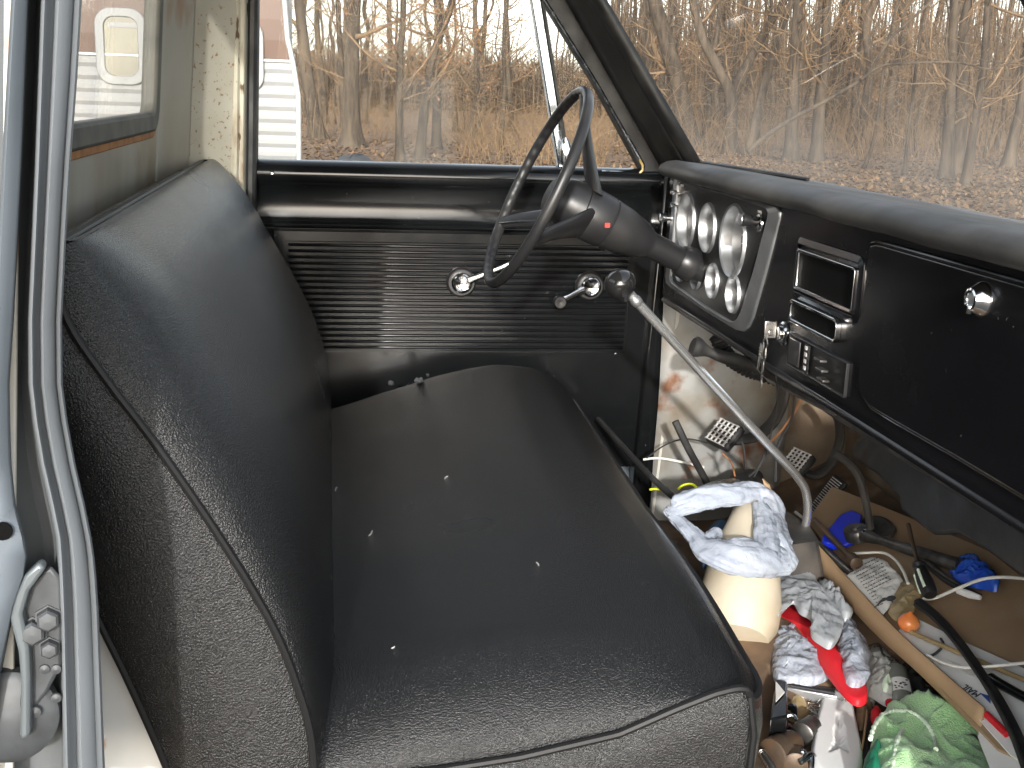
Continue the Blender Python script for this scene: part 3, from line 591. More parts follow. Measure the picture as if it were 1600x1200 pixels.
for pts, y_, r_, m_ in (([(1212, 585), (1214, 640), (1190, 720), (1170, 745)], 2.2, .0022, 'rubber'), ([(1243, 590), (1238, 650), (1215, 700), (1212, 752)], 2.15, .0028, 'rubber'), ([(1252, 606), (1248, 632), (1225, 668), (1205, 690)], 2.3, .0028, 'copper_wire'),
        ([(1165, 735), (1162, 700), (1158, 690)], 2.3, .003, 'rubber'), ([(1195, 700), (1196, 712), (1178, 745)], 2.2, .0018, 'rubber')):
    b = MB(); b.tube([Vector(p) for p in spl([PY(x, y, y_) for x, y in pts], 6)], r_, 6); tp(b, 'wire', M[m_])
b = MB(); b.tube([Vector(p) for p in spl([PY(x, y, 2.60) for x, y in ((1105, 692), (1072, 686), (1040, 695), (1010, 716))], 6)], .002, 6); tp(b, 'wire', M['rubber'])
b = MB(); b.tube([Vector(p) for p in spl([PY(x, y, 2.5) for x, y in ((1128, 708), (1142, 722), (1148, 742), (1150, 760))], 6)], .002, 6); tp(b, 'wire', M['copper_wire'])
b = MB(); b.tube([Vector(p) for p in spl([PY(x, y, 2.66) for x, y in ((1005, 718), (1030, 716), (1065, 722), (1100, 730))], 6)], .003, 6); tp(b, 'wire', M['white_wire'])
# hanging lines by the heater
b = MB(); b.tube([Vector(p) for p in spl([PY(x, y, 2.05) for x, y in ((1303, 708), (1325, 722), (1342, 745), (1352, 780), (1360, 826))], 6)], .008, 8); tp(b, 'heater_cable', M['rubber_dusty'], hb)
# --- pedals
def pedal(cx, cy, y, w, h, tilt, arm, ra, name):
    b = MB(); c = PY(cx, cy, y); rt = Matrix.Rotation(R(16), 3, 'Z') @ Matrix.Rotation(R(tilt), 3, 'Y')
    pad = MB(); pad.box(c, (.022, w, h), rt)
    po = tp(pad, name, M['rubber'], bevel=.008)
    g = MB(); n = 5; mth = 6
    for k in range(n): g.box(c+rt@Vector((-.013, -w/2+w*(k+.5)/n, 0)), (.004, .0022, h*.86), rt)
    for k in range(mth): g.box(c+rt@Vector((-.013, 0, -h/2+h*(k+.5)/mth)), (.0042, w*.9, .0022), rt)
    tp(g, 'pedal_tread', M['grey_dirt'], po, smooth=False)
    a = MB(); a.tube([Vector(p) for p in spl([PY(x, yy, y+.01) for x, yy in arm], 5)], ra, 10, flat=.6); tp(a, 'pedal_arm', M['rubber_dusty'], po)
pedal(1133, 680, 2.58, .085, .070, 42, [(1228, 590), (1222, 630), (1207, 660), (1180, 682), (1145, 688)], .020, 'clutch_pedal')
pedal(1249, 722, 2.50, .070, .055, 42, [(1292, 628), (1310, 655), (1312, 690), (1298, 725), (1275, 742), (1255, 738)], .017, 'brake_pedal')
b = MB(); g0, g1 = PY(1314, 750, 2.42), PY(1272, 806, 2.42); ax = (g1-g0); mid = (g0+g1)/2; zx = ax.normalized(); yy = Vector((0, 1, 0)); xx = yy.cross(zx).normalized(); RT = Matrix((xx, yy, zx)).transposed()
b.box(mid, (.012, .062, ax.length*1.05), RT); gp = tp(b, 'accelerator_pedal', M['rubber'], bevel=.005)
b = MB()
for k in range(16):
    for q in (-.017, 0, .017): b.box(mid+RT@Vector((.008 if xx.x < 0 else -.008, q, (k-7.5)*ax.length/17)), (.003, .013, .0022), RT)
tp(b, 'pedal_tread', M['grey_dirt'], gp, smooth=False)

# ================================================================== STEERING WHEEL
wc = Vector((.4125, 2.385, 1.518)); U = Vector((.416, 0, .909)).normalized(); V = Vector((0, 1, 0)); Nn = Vector((.909, 0, -.416)); RW = .212
sw = MB(); n = 96; rows = []
def wpt(th, rr, d=0): return wc + U*(math.cos(th)*rr) + V*(math.sin(th)*rr) + Nn*d
for i in range(n):
    th = 2*math.pi*i/n; row = []
    for j in range(14):
        q = 2*math.pi*j/14; r_ = .0122
        dr = math.cos(q); dn = math.sin(q)
        grip = .0022*math.sin(th*48) if (dr < .2) else 0     # finger grips on the inner side
        rr = r_ + (grip*(-dr if dr < 0 else 0)*1.4)
        row.append(wpt(th, RW+dr*rr, dn*rr*1.15))
    rows.append(row)
rows.append(rows[0]); 
n2 = 288; rows = []
for i in range(n2+1):
    th = 2*math.pi*i/n2; row = []
    for j in range(14):
        q = 2*math.pi*j/14; dr = math.cos(q); dn = math.sin(q)
        grip = .0009*math.sin(th*46)*max(0, -dr+.25)
        row.append(wpt(th, RW+dr*(.0094+grip), dn*.0112))
    rows.append(row)
sw.grid(rows, closed_u=True); wheel = tp(sw, 'steering_wheel', M['plastic_black'], angle=180)
for th in (0, R(118), R(-118)):
    b = MB(); T = Vector((-U*math.sin(th)+V*math.cos(th))); rad = U*math.cos(th)+V*math.sin(th)
    rows = []
    for k in range(9):
        t = k/8; rr = .045+(RW-.049)*t; d = .108*(1-t)**1.15+.002; w = (.024*(1-t)+.013*t + (.012*(1-t)**3))*(1.45 if th == 0 else 1.1); h = .014*(1-t)+.008*t
        c = wc+rad*rr+Nn*d
        rows.append([c+T*(w*math.cos(q))+Nn*(h*math.sin(q)*(1 if math.sin(q) < 0 else 1.3)) for q in [2*math.pi*j/14 for j in range(14)]])
    b.grid(rows, closed_u=True); tp(b, 'spoke', M['plastic_black'], wheel, angle=60)
    if th:
        b = MB(); b.tube([wc+rad*(.05+(RW-.06)*k/6)+Nn*(.108*(1-(.05+(RW-.06)*k/6-.045)/(RW-.049))**1.15-.008)+T*.010*(1 if th > 0 else -1) for k in range(7)], .0028, 8); tp(b, 'spoke_trim', M['chrome_worn'], wheel)
b = MB(); b.lathe(wc+Nn*.040, Nn, [(-.006, .0), (-.004, .026), (.0, .034), (.004, .036), (.010, .040), (.016, .047), (.03, .051), (.060, .0555)], 40); tp(b, 'wheel_hub', M['plastic_black'], wheel)
b = MB(); b.lathe(wc+Nn*.040, -Nn, [(.002, .040), (.006, .041), (.009, .037), (.010, .0)], 36); b.lathe(wc+Nn*.040, -Nn, [(.006, .036), (.012, .033), (.014, .028), (.015, 0)], 36); tp(b, 'horn_cap', M['pad'], wheel)
b = MB(); A0 = wc+Nn*.102; b.lathe(A0, Nn, [(0, .054), (.003, .0555), (.058, .054), (.062, .0525), (.0635, .050), (.066, .0525), (.10, .049), (.135, .041), (.155, .034), (.162, .029), (.17, .027), (.36, .026), (.40, .028)], 44); tp(b, 'steering_column', M['plastic_black'])
b = MB(); b.lathe(wc+Nn*.335, Nn, [(.004, .030), (.012, .034), (.03, .036), (.04, .034)], 30); tp(b, 'column_collar', M['plastic_black'])
b = MB(); cc_ = PY(968, 362, 2.325); b.box(A0+Nn*.050+Vector((0, -.0545, -.004)), (.010, .004, .009)); tp(b, 'red_mark', M['red_mark'], smooth=False)

# ================================================================== GEAR LEVER
kY = 2.06
b = MB(); a, c, d_, e_, f_ = PY(990, 466, kY), PY(1090, 575, kY+.03), PY(1205, 700, kY+.07), PY(1248, 748, kY+.09), PY(1262, 800, kY+.10)
pth = spl([a, c, d_, PY(1232, 729, kY+.08), e_, PY(1259, 768, kY+.095), f_, f_+Vector((0, .01, -.06))], 8); b.tube([Vector(p) for p in pth], .0088, 16); gl_ = tp(b, 'gear_lever', M['lever_chrome'])
ax = (c-a).normalized(); b = MB(); b.lathe(a-ax*.012, ax, [(0, .009), (.012, .0085), (.016, .0105), (.024, .0105), (.028, .009)], 18); tp(b, 'lever_collar', M['brushed'], gl_)
b = MB(); k0 = PY(970, 445, kY); kx = Vector((-.25, 0, .97)); b.lathe(k0+Vector((.008, 0, -.024)), Vector((-.35, 0, .94)), [(-.006, .008), (.0, .012), (.006, .018), (.014, .0245), (.026, .029), (.037, .028), (.046, .021), (.052, .011), (.053, 0)], 28); tp(b, 'lever_knob', mat('knob_black', (.012, .012, .012), .14, coat=.5), gl_)
b = MB(); bx_ = PZ(1195, 800, .80)
b.grid([[Vector((.91+dx*(1-.3*t)+.02*t*0, 2.16+dy*(1-.25*t), .765+.10*t)) for dx, dy in ((-.10, -.11), (-.02, -.13), (.06, -.11), (.08, 0), (.06, .12), (-.02, .14), (-.10, .12), (-.12, 0))] for t in (0, .3, .6, .85, 1)], closed_u=True)
b.add([Vector((.91+dx*.7, 2.16+dy*.75, .865)) for dx, dy in ((-.10, -.11), (-.02, -.13), (.06, -.11), (.08, 0), (.06, .12), (-.02, .14), (-.10, .12), (-.12, 0))], [tuple(range(8))])
tp(b, 'shifter_boot', M['rubber_dusty'], bevel=.01)

# ================================================================== BENCH SEAT
SY0, SY1 = 1.295, 2.735
seat = empty('bench_seat', (.2, 2.0, .7)); seat.parent = truck; seat.location = Vector((.2, 2.0, .7))-WL['pickup_truck']; WL['bench_seat'] = Vector((.2, 2.0, .7))
def crownz(x, y):
    """top surface of the cushion"""
    t = (y-SY0)/(SY1-SY0)
    base = interp([(0, .985), (.12, 1.015), (.25, 1.035), (.38, 1.045), (.48, 1.040), (.53, 1.022), (.56, 1.0)], x)
    far = .055*max(0, (t-.45)/.55)**1.3*math.exp(-((x-.40)/.24)**2)
    near = -.045*max(0, (.30-t)/.30)**1.6*(1+.0*x)
    return base+far+near+.004*noise.noise(Vector((x*4, y*4, 0)))
NX, NY = 44, 90; rows = []
def edge_drop(d, r=.07):                        # rounded roll towards an end
    if d >= r: return 0
    q = 1-d/r; return r*.62*(1-math.sqrt(max(0, 1-q*q)))
ysv = [SY0+(SY1-SY0)*(.5-.5*math.cos(math.pi*j/NY)) for j in range(NY+1)]
xsv = [-.02+.585*(1-(1-i/NX)**1.5) for i in range(NX+1)]
for j, y in enumerate(ysv):
    row = []
    cut = .045*max(0, 1-(y-SY0)/.10)**2 + .035*max(0, 1-(SY1-y)/.14)**2     # rounded front corners
    for x in xsv:
        xx_ = x*(1-cut/.56) if x > 0 else x
        dn, df = y-SY0, SY1-y
        zn = interp([(0, .885), (.142, .893), (.25, .905), (.384, .930), (.465, .962), (.53, .985), (.56, 1.0)], x); wn_ = max(0, 1-dn/.17); wn_ = 1-math.sqrt(max(0, 1-wn_**2.2))
        z = crownz(x, y); z = z+(zn-z)*wn_-edge_drop(df, .12)*1.1-edge_drop(.568-x, .06)*.9
        row.append(Vector((xx_, y, z)))
    rows.append(row)
b = MB(); b.grid(rows); 
pipe = [r[-1].copy() for r in rows]              # front seam
near_edge = [p.copy() for p in rows[0]]; far_edge = [p.copy() for p in rows[-1]]
fr = []
for p in pipe: fr.append([p+Vector((.000, 0, 0)), p+Vector((.006, 0, -.015)), p+Vector((.010, 0, -.05)), p+Vector((.004, 0, -.12)), p+Vector((-.006, 0, -.20)), p+Vector((-.03, 0, -.24))])
b.grid(fr)
ed = []
for p in near_edge: ed.append([p+Vector((0, 0, 0)), p+Vector((0, -.010, -.012)), p+Vector((0, -.014, -.05)), p+Vector((0, -.010, -.12)), p+Vector((0, -.002, -.20)), p+Vector((0, .02, -.24))])
ed.append([Vector((q.x, q.y-(0 if k == 0 else 0), q.z)) for k, q in enumerate(fr[0])])
b.grid(ed)
ed = [[p, p+Vector((0, .008, -.02)), p+Vector((0, .01, -.10)), p+Vector((0, -.0, -.24))] for p in far_edge]; b.grid(ed)
tp(b, 'seat_cushion', M['vinyl'], seat, angle=70)
b = MB(); path = near_edge[2:]+pipe[1:]
b.tube([p+Vector((0, -.006 if k < len(near_edge)-2 else 0, .0015)) for k, p in enumerate(path)], .0052, 8); b.tube([pipe[0]+Vector((.001, -.004, 0)), pipe[0]+Vector((.008, -.012, -.05)), pipe[0]+Vector((.006, -.01, -.14)), pipe[0]+Vector((-.004, -.004, -.22))], .005, 8)
tp(b, 'cushion_piping', M['vinyl_smooth'], seat)
# torn place with the white padding showing at the far rear of the cushion
for (px, py), s_ in (((611, 598), .008), ((655, 594), .010), ((668, 585), .004)):
    b = MB(); c = PY(px, py, 2.64); c = Vector((c.x, c.y, c.z)); pts = []
    rnd = random.Random(px); n_ = 14
    rows_ = [[c+Vector((math.cos(2*math.pi*j/n_)*s_*q*(.7+.6*rnd.random()), -.02*(1-q)-.004, math.sin(2*math.pi*j/n_)*s_*q*(.7+.6*rnd.random())*.8)) for j in range(n_)] for q in (.05, .4, .7, 1.0)]
    b.grid(rows_, closed_u=True); tp(b, 'torn_padding', M['stone'], seat, angle=180)
# backrest
ctrl = [(-.275, 1.530), (-.252, 1.543), (-.234, 1.536), (-.205, 1.505), (-.175, 1.465), (-.130, 1.385), (-.075, 1.29), (-.035, 1.20), (-.010, 1.11), (.0, 1.03), (.002, .96), (-.01, .90)]
pf = spl(ctrl, 5); BY0, BY1 = 1.262, 2.735
pip = spl([(-.272, 1.545), (-.278, 1.51), (-.270, 1.456), (-.232, 1.390), (-.186, 1.321), (-.129, 1.226), (-.085, 1.145), (-.055, 1.078), (-.030, .995), (-.022, .938), (-.022, .88)], 5)
def pipx(z):
    tt = sorted([(q[1], q[0]) for q in pip]); return interp(tt, z)
rows = []
for y in [BY0+(BY1-BY0)*(.5-.5*math.cos(math.pi*j/80)) for j in range(81)]:
    row = []
    for k, (x, z) in enumerate(pf):
        if k < 7: xe = x-.006
        else: xe = min(x, pipx(z))
        e = max(0, 1-(y-BY0)/.20); f_e = max(0, 1-(BY1-y)/.12)
        wgt = 1-math.sqrt(max(0, 1-e*e)); wf = 1-math.sqrt(max(0, 1-f_e*f_e))
        und = .003*noise.noise(Vector((x*6, y*5, z*5)))*(1-e)
        if k < 3: und = 0
        row.append(Vector((x+(xe-x)*wgt-.05*wf*(0 if k < 4 else 1)+und, y-.0*wgt, z-.012*wf-.004*wgt)))
    rows.append(row)
b = MB(); b.grid(rows)
topb = [r[1] for r in rows]
b.grid([[r[0], r[0]+Vector((-.045, 0, -.012)), r[0]+Vector((-.06, 0, -.05)), r[0]+Vector((-.055, 0, -.25))] for r in rows])
# near side panel
back = spl([(-.335, 1.47), (-.325, 1.40), (-.300, 1.294), (-.268, 1.162), (-.228, 1.053), (-.192, .948), (-.180, .90)], 6)
bt = sorted([(q[1], q[0]) for q in back])
sp = []
for (x, z) in [(q[0], q[1]) for q in pip]:
    z2 = min(z, 1.50); xb = interp(bt, z2-.0)
    x0_ = x
    sp.append([Vector((x0_+(xb-x0_)*t, BY0+.002-.012*math.sin(math.pi*t)+(.02*t*t), z-(0.045*t if z > 1.4 else .02*t))) for t in [k/7 for k in range(8)]])
b.grid(sp)
b.grid([[r[-1], r[-1]+Vector((-.002, .02, 0)), r[-1]+Vector((-.004, .5, 0))] for r in sp])
tp(b, 'backrest', M['vinyl'], seat, angle=60)
b = MB(); b.tube([r[1]+Vector((-.002, 0, .003)) for r in rows][1:], .0048, 8); b.tube([Vector((q[0]+.001, BY0-.002, q[1])) for q in pip], .0048, 8); tp(b, 'backrest_piping', M['vinyl_smooth'], seat)
b = MB(); b.tube([r[-1]+Vector((-.002, .002, 0)) for r in sp][6:], .005, 8); tp(b, 'backrest_edge', M['vinyl_smooth'], seat)

# ================================================================== PASSENGER DOOR JAMB
ysr = [-560, -60, 0, 120, 250, 380, 500, 600, 660, 725, 790, 840, 870, 900, 950, 1050, 1200, 1300]
c0 = [(-560, 60), (-60, 24), (0, 19), (250, 5), (500, -8), (1200, -30), (1300, -34)]
c1 = [(-560, 84), (-60, 45), (0, 42), (250, 32), (500, 19), (600, 12), (700, 14), (775, 18), (820, 30), (850, 39), (880, 41), (910, 34), (950, 20), (1000, 6), (1200, -20), (1300, -24)]
c2 = [(-560, 106), (-60, 70), (0, 66), (250, 57), (500, 46), (600, 47), (660, 54), (725, 65), (790, 80), (840, 90), (880, 93), (950, 96), (1200, 102), (1300, 104)]
c4 = [(-560, 166), (-60, 132), (0, 128), (120, 121), (250, 111), (380, 103), (500, 97), (600, 98), (660, 106), (725, 118), (790, 133), (840, 143), (880, 149), (950, 154), (1050, 158), (1200, 164), (1300, 168)]
def jcol(tab, y, off=0): return [PY(interp(tab, yy)+off, yy, y) for yy in ysr]
def blend(t, y, o=0): return [PY(interp(c2, yy)*(1-t)+interp(c4, yy)*t+o, yy, y) for yy in ysr]
jam = [jcol(c2, 1.0600, -3), jcol(c2, 1.0300), jcol(c2, 1.0270, 4), blend(.14, 1.0450), blend(.30, 1.0500), blend(.36, 1.0400), blend(.42, 1.0380), blend(.62, 1.0440), blend(.80, 1.0600), blend(.88, 1.0500), blend(.94, 1.0430), blend(.985, 1.0460), blend(1.0, 1.0600), blend(.99, 1.1000)]
b = MB(); b.grid([[c[i] for c in jam] for i in range(len(ysr))]); jb = tp(b, 'door_jamb', M['jamb'], angle=75)
gro = [jcol(c2, 1.0610, -2), jcol(c2, 1.0850, -8), [ (p+q)/2+Vector((0, .01, 0)) for p, q in zip(jcol(c1, 1.0800, 4), jcol(c2, 1.0800, -6))], jcol(c1, 1.0650, 4), jcol(c1, 1.0300, 0)]
b = MB(); b.grid([[c[i] for c in gro] for i in range(len(ysr))]); tp(b, 'jamb_groove', mat('jamb_dark', (.10, .108, .112), .5, .05, col2=(.06, .065, .065), scale=9, ramp=(.4, .7), stretch=(1, 1, .4), rvar=.08), jb, angle=75)
out_ = [jcol(c1, 1.0305, 1), jcol(c1, 1.0220, -2), jcol(c0, 1.0150, 4), jcol(c0, 1.0190), [p+Vector((-.002, .03, 0)) for p in jcol(c0, 1.0300)], [p+Vector((-.01, .2, 0)) for p in jcol(c0, 1.0300)]]
b = MB(); b.grid([[c[i] for c in out_] for i in range(len(ysr))]); tp(b, 'outer_panel', M['body_blue'], jb, angle=75)
edg = [jcol(c0, 1.0195), jcol(c0, 1.06, -2), jcol(c0, 1.06, -90)]
b = MB(); b.grid([[c[i] for c in edg] for i in range(len(ysr))]); tp(b, 'cab_rear_edge', bpy.data.materials['jamb_dark'], jb, angle=75)
b = MB()
for q_ in (((-1.55, .975, .98), (2.1, .05, .72)), ((-1.55, 2.875, .98), (2.1, .05, .72)), ((-.52, 1.925, .98), (.05, 1.85, .72)), ((-2.6, 1.925, .98), (.05, 1.85, .72)), ((-1.55, 1.925, .72), (2.1, 1.9, .04))): b.box(*q_)
tp(b, 'cargo_bed', M['body_blue'], bevel=.01)
for wx_, wy_, sg in ((-1.6, .96, -1), (2.0, .96, -1), (-1.6, 2.89, 1), (2.0, 2.89, 1)):
    b = MB(); b.lathe((wx_, wy_, .37), (0, sg, 0), [(-.16, .0), (-.16, .30), (-.14, .36), (.0, .37), (.02, .35), (.03, .24), (.01, .20), (.015, .08), (.03, .07), (.035, 0)], 36); tp(b, 'wheel', M['rubber'])
b = MB(); b.lathe(PY(4, 830, 1.0160), (.1, -1, 0), [(0, .0085), (.0015, .008), (.002, 0)], 20); tp(b, 'drain_hole', hole, jb)
b = MB(); b.grid([[p+Vector((-.0, .0, 0)), p+Vector((-.02, .05, 0)), p+Vector((-.05, .06, 0))] for p in blend(.99, 1.1000)]); tp(b, 'inner_jamb', M['white_rust'], jb)
b = MB(); b.grid([[Vector((x, 1.30-.012*noise.noise(Vector((x*14, z*9, 2)))-.010*math.sin(z*17), z)) for x in [-.46+(xe+.46)*i/9 for i in range(10)]] for z, xe in ((.55, -.17), (.70, -.17), (.80, -.17), (.88, -.175), (.94, -.19), (1.0, -.212), (1.05, -.235), (1.10, -.247), (1.16, -.262), (1.22, -.275), (1.28, -.29), (1.34, -.31))])
tp(b, 'inner_corner_panel', mat('corner_paint', (.52, .52, .50), .4, col2=(.40, .39, .36), scale=5, ramp=(.45, .7), col3=(.34, .17, .06), scale3=9, ramp3=(.54, .58), bump=.2, bscale=20, bdist=.003), angle=180)
# latch striker with its bolts
b = MB(); sp_ = [(22, 960), (20, 975), (34, 1010), (36, 1050), (30, 1100), (34, 1150), (45, 1158), (52, 1110), (75, 1080), (96, 1040), (98, 960), (95, 905), (78, 885), (52, 905), (22, 935)]
b.prism([PY(x, y, 1.0380) for x, y in sp_], (.0, .006, 0)); st = tp(b, 'latch_striker', M['striker'], jb, bevel=.003)
b = MB(); b.prism([PY(x, y, 1.0240) for x, y in ((14, 965), (24, 930), (38, 900), (60, 880), (70, 890), (44, 925), (34, 960), (44, 1010), (46, 1060), (46, 1150), (34, 1158), (30, 1150), (32, 1070), (28, 1020))], (0, .016, 0)); tp(b, 'striker_lip', mat('striker_grey', (.16, .18, .19), .3, .5), jb, bevel=.003)
for x, y, r_ in ((52, 985, .0125), (76, 965, .0115), (78, 1010, .009)):
    b = MB(); b.lathe(PY(x, y, 1.0380), (.15, -1, .1), [(0, r_*1.1), (.003, r_*1.1), (.003, r_*.95), (.011, r_*.9), (.013, r_*.7), (.0135, 0)], 6); tp(b, 'striker_bolt', M['striker'], jb, angle=30)
for x, y, r_ in ((70, 1045, .005), (88, 1045, .005), (55, 1112, .006), (88, 1090, .005)):
    b = MB(); b.lathe(PY(x, y, 1.0380), (.1, -1, 0), [(0, r_), (.002, r_*.9), (.003, 0)], 14); tp(b, 'rivet', M['striker'], jb, angle=30)
b = MB(); b.lathe(PY(14, 1120, 1.0450), (.1, -1, .1), [(-.01, .045), (.002, .044), (.006, .038), (.007, .0)], 30); tp(b, 'jamb_reinforcement', M['striker'], jb)
# rocker sill and lower body on the passenger side
b = MB(); b.box((.28, 1.02, .60), (1.06, .10, .10)); tp(b, 'rocker_sill', M['jamb'], bevel=.015)
b = MB(); b.box((-.28, 1.40, .45), (.3, .3, .3)); b.box((.3, 2.87, .75), (1.1, .06, .4)); b.box((1.3, 2.86, .9), (.9, .1, .6)); b.box((1.53, .985, .90), (1.30, .05, .80)); tp(b, 'lower_body', M['body_blue'], bevel=.02)
b = MB(); b.box((.28, 1.0600, 2.13), (.84, .05, .05)); tp(b, 'roof_rail', M['body_blue'], bevel=.01)

# ================================================================== OUTDOORS
random.seed(7)
def az_of(px, d):                              # point on the ground in the direction of a pixel column, at depth Y = d
    p = PY(px, 137+_s*2.5*(px-515), d); return p.x
def gz(x, y):                                  # gently rolling forest floor
    d = max(0, y-20)
    return .25*noise.noise(Vector((x*.05, y*.05, 0)))*min(1, d/15) + .06*noise.noise(Vector((x*.35, y*.35, 0)))*min(1, d/10)
b = MB(); rows = []
yy = [-30+i*3 for i in range(17)]+[20+i*1.2 for i in range(60)]+[92+i*8 for i in range(20)]+[280, 350, 450, 600]
for y in yy:
    rows.append([Vector((x, y, gz(x, y))) for x in [-200, -120, -60, -30]+[-15+i*1.6 for i in range(50)]+[70, 80, 100, 140, 200, 300]])
b.grid(rows); tag(b.build('ground', mat('forest_floor', (.20, .125, .075), .9, col2=(.115, .075, .048), scale=1.6, ramp=(.38, .62), col3=(.30, .20, .12), scale3=11, ramp3=(.55, .68), bump=1.0, bscale=9, bdist=.05), angle=180), kind='structure')

b = MB(); b.grid([[Vector((x, y, .012)) for x in (-14, -6, 0, 6, 20)] for y in (-28, -14, -6, 0, 5, 7.2)]); tag(b.build('added_dark_ground', mat('added_dark_ground', (.045, .045, .042), .95, col2=(.07, .065, .055), scale=3, ramp=(.4, .7), bump=.6, bscale=40, bdist=.01), angle=180), kind='structure')  # dark sheet added to keep brown ground reflections off the black cab surfaces
def add_limb(mb, p0, d0, L, r0, rnd, depth, gen=0, curve=.35, mi=0, sides=4, up=.12, leaf=None):
    segs = max(3, min(7, int(L/.5)+3)); pts = [Vector(p0)]; d = Vector(d0).normalized(); rs = [r0]
    for k in range(segs):
        d = (d + Vector((rnd.uniform(-1, 1), rnd.uniform(-1, 1), rnd.uniform(-1, 1)))*curve*.5 + Vector((0, 0, up))).normalized()
        pts.append(pts[-1]+d*(L/segs)); rs.append(max(.0035, r0*(1-(k+1)/segs*.85)))
    mb.tube(pts, rs, sides, mi, cap=False)
    if depth > 0:
        for k in range(rnd.randint(2, 4) if gen else rnd.randint(3, 5)):
            i = rnd.randint(1, segs-1); base = pts[i]; dd = (pts[i+1]-pts[i]).normalized()
            side = dd.cross(Vector((rnd.uniform(-1, 1), rnd.uniform(-1, 1), rnd.uniform(-1, 1)))).normalized()
            add_limb(mb, base, dd*.6+side*.8, L*rnd.uniform(.35, .6), rs[i]*.6, rnd, depth-1, gen+1, curve, mi, 3, up*.5, leaf)
    elif leaf is not None:
        for k in range(rnd.randint(3, 7)):
            c = pts[rnd.randint(1, segs)]+Vector((rnd.gauss(0, .07), rnd.gauss(0, .07), rnd.gauss(0, .07)))
            a = Vector((rnd.uniform(-1, 1), rnd.uniform(-1, 1), rnd.uniform(-1, .3))).normalized(); q = a.cross(Vector((rnd.uniform(-1, 1), rnd.uniform(-1, 1), rnd.uniform(-1, 1)))).normalized(); s_ = rnd.uniform(.035, .06)
            leaf.add([c, c+a*s_+q*s_*.45, c+a*s_*2, c+a*s_-q*s_*.45], [(0, 1, 2, 3)])
def tree_parts(seed, H, r, lean=(0, 0), twigs=26, lowest=1.2, wob=.12, flare=1.6, path=None, leafy=False, big=3):
    rnd = random.Random(seed); t = MB(); c = MB(); lf = MB() if leafy else None
    if path is None:
        pts = [Vector((lean[0]*k/10*H, lean[1]*k/10*H, H*k/10))+Vector((rnd.uniform(-1, 1), rnd.uniform(-1, 1), 0))*wob*(0 if k == 0 else 1) for k in range(11)]
    else: pts = [Vector(p) for p in path]
    pts = [Vector(p) for p in spl(pts, 4)]; n_ = len(pts)
    pts.insert(0, pts[0]+Vector((0, 0, -.3))); pts.insert(2, (pts[1]*.6+pts[2]*.4)); pts.insert(2, (pts[1]*.8+pts[2]*.2)); n_ = len(pts)
    rs = []
    for k, p in enumerate(pts):
        h = max(0, p.z-pts[1].z); rs.append(r*(1-.72*min(1, h/H))*(1+(flare-1)*math.exp(-h/(.9*r+.08))))
    t.tube(pts, rs, 12, 0, cap=False)
    for k in range(twigs):
        i = rnd.randint(3, n_-2)
        for _ in range(8):
            if pts[i].z-pts[1].z > lowest: break
            i = rnd.randint(3, n_-2)
        a = rnd.uniform(0, 2*math.pi); big_ = k < big
        add_limb(c, pts[i], (math.cos(a), math.sin(a), rnd.uniform(-.1, .9)), rnd.uniform(2.2, 4.5) if big_ else rnd.uniform(.7, 2.4), rs[i]*.42 if big_ else min(.022, rs[i]*.3), rnd, 2 if big_ else 1, curve=.45, leaf=lf)
    return t, c, lf
def place_tree(parts, loc, rot, sc, label, group=None, name='bare_tree', first=None):
    e = empty(name, loc); e.rotation_euler = (0, 0, rot); e.scale = sc if isinstance(sc, tuple) else (sc, sc, sc); tag(e, label, 'tree', group)
    for me, nm in parts:
        o = bpy.data.objects.new(nm, me); COL.objects.link(o); o.parent = e
    return e
def mesh_of(mb, m, name):
    me = bpy.data.meshes.new(name); me.from_pydata(mb.v, [], mb.f); me.materials.append(m); me.polygons.foreach_set('use_smooth', [True]*len(me.polygons)); return me
def kit(*a, **k):
    t, c, lf = tree_parts(*a, **k); out = [(mesh_of(t, M['bark'], 'trunk'), 'trunk'), (mesh_of(c, M['twig'], 'branches'), 'branches')]
    if lf is not None and lf.v: out.append((mesh_of(lf, M['leaf'], 'leaves'), 'leaves'))
    return out
# trees one can tell apart: pixel of the foot, distance from it, width, shape
def gd(px, py): return 1.7*1850/(py-(137+.035*(px-515)))   # depth at which the ground is seen at that row
def base(px, py): y = gd(px, py); return Vector((PY(px, py, y).x, y, gz(PY(px, py, y).x, y)))
def named(px, py, w, H, label, seed, path_px=None, **k):
    d = gd(px, py); o = base(px, py); r = w*1.22/2/1850*d
    path = None
    if path_px:
        path = [PY(x, y, d)-PY(px, py, d) for x, y in [(px, py)]+path_px]; H = max(p[2] for p in path)
        top = path[-1]; prev = path[-2]; path.append(top+(top-prev).normalized()*max(1.0, 3.0)); H += 3
    place_tree(kit(seed, H, r, path=path, **k), o, 0, 1, label)
named(550, 232, 22, 13, 'thick grey tree trunk standing nearest in the driver window, left of its middle', 11, path_px=[(549, 150), (551, 60), (556, -20), (560, -120)], flare=1.9, twigs=30)
named(497, 212, 18, 13, 'stout dark trunk just right of the white trailer, swelling at its foot', 12, path_px=[(482, 130), (474, 60), (466, -20), (460, -120)], flare=1.7, twigs=30)
named(508, 192, 9, 13, 'slim grey trunk second from the trailer, straight and thin', 13, path_px=[(503, 120), (496, 50), (495, -20), (496, -120)])
named(538, 200, 9, 12, 'slim trunk close on the left of the thick grey tree', 14, path_px=[(534, 110), (530, 50), (527, -20), (524, -120)])
named(625, 255, 11, 12, 'straight pale trunk in the middle of the driver window reaching down to the sill', 15, path_px=[(624, 180), (625, 90), (630, 20), (628, -100)], twigs=34)
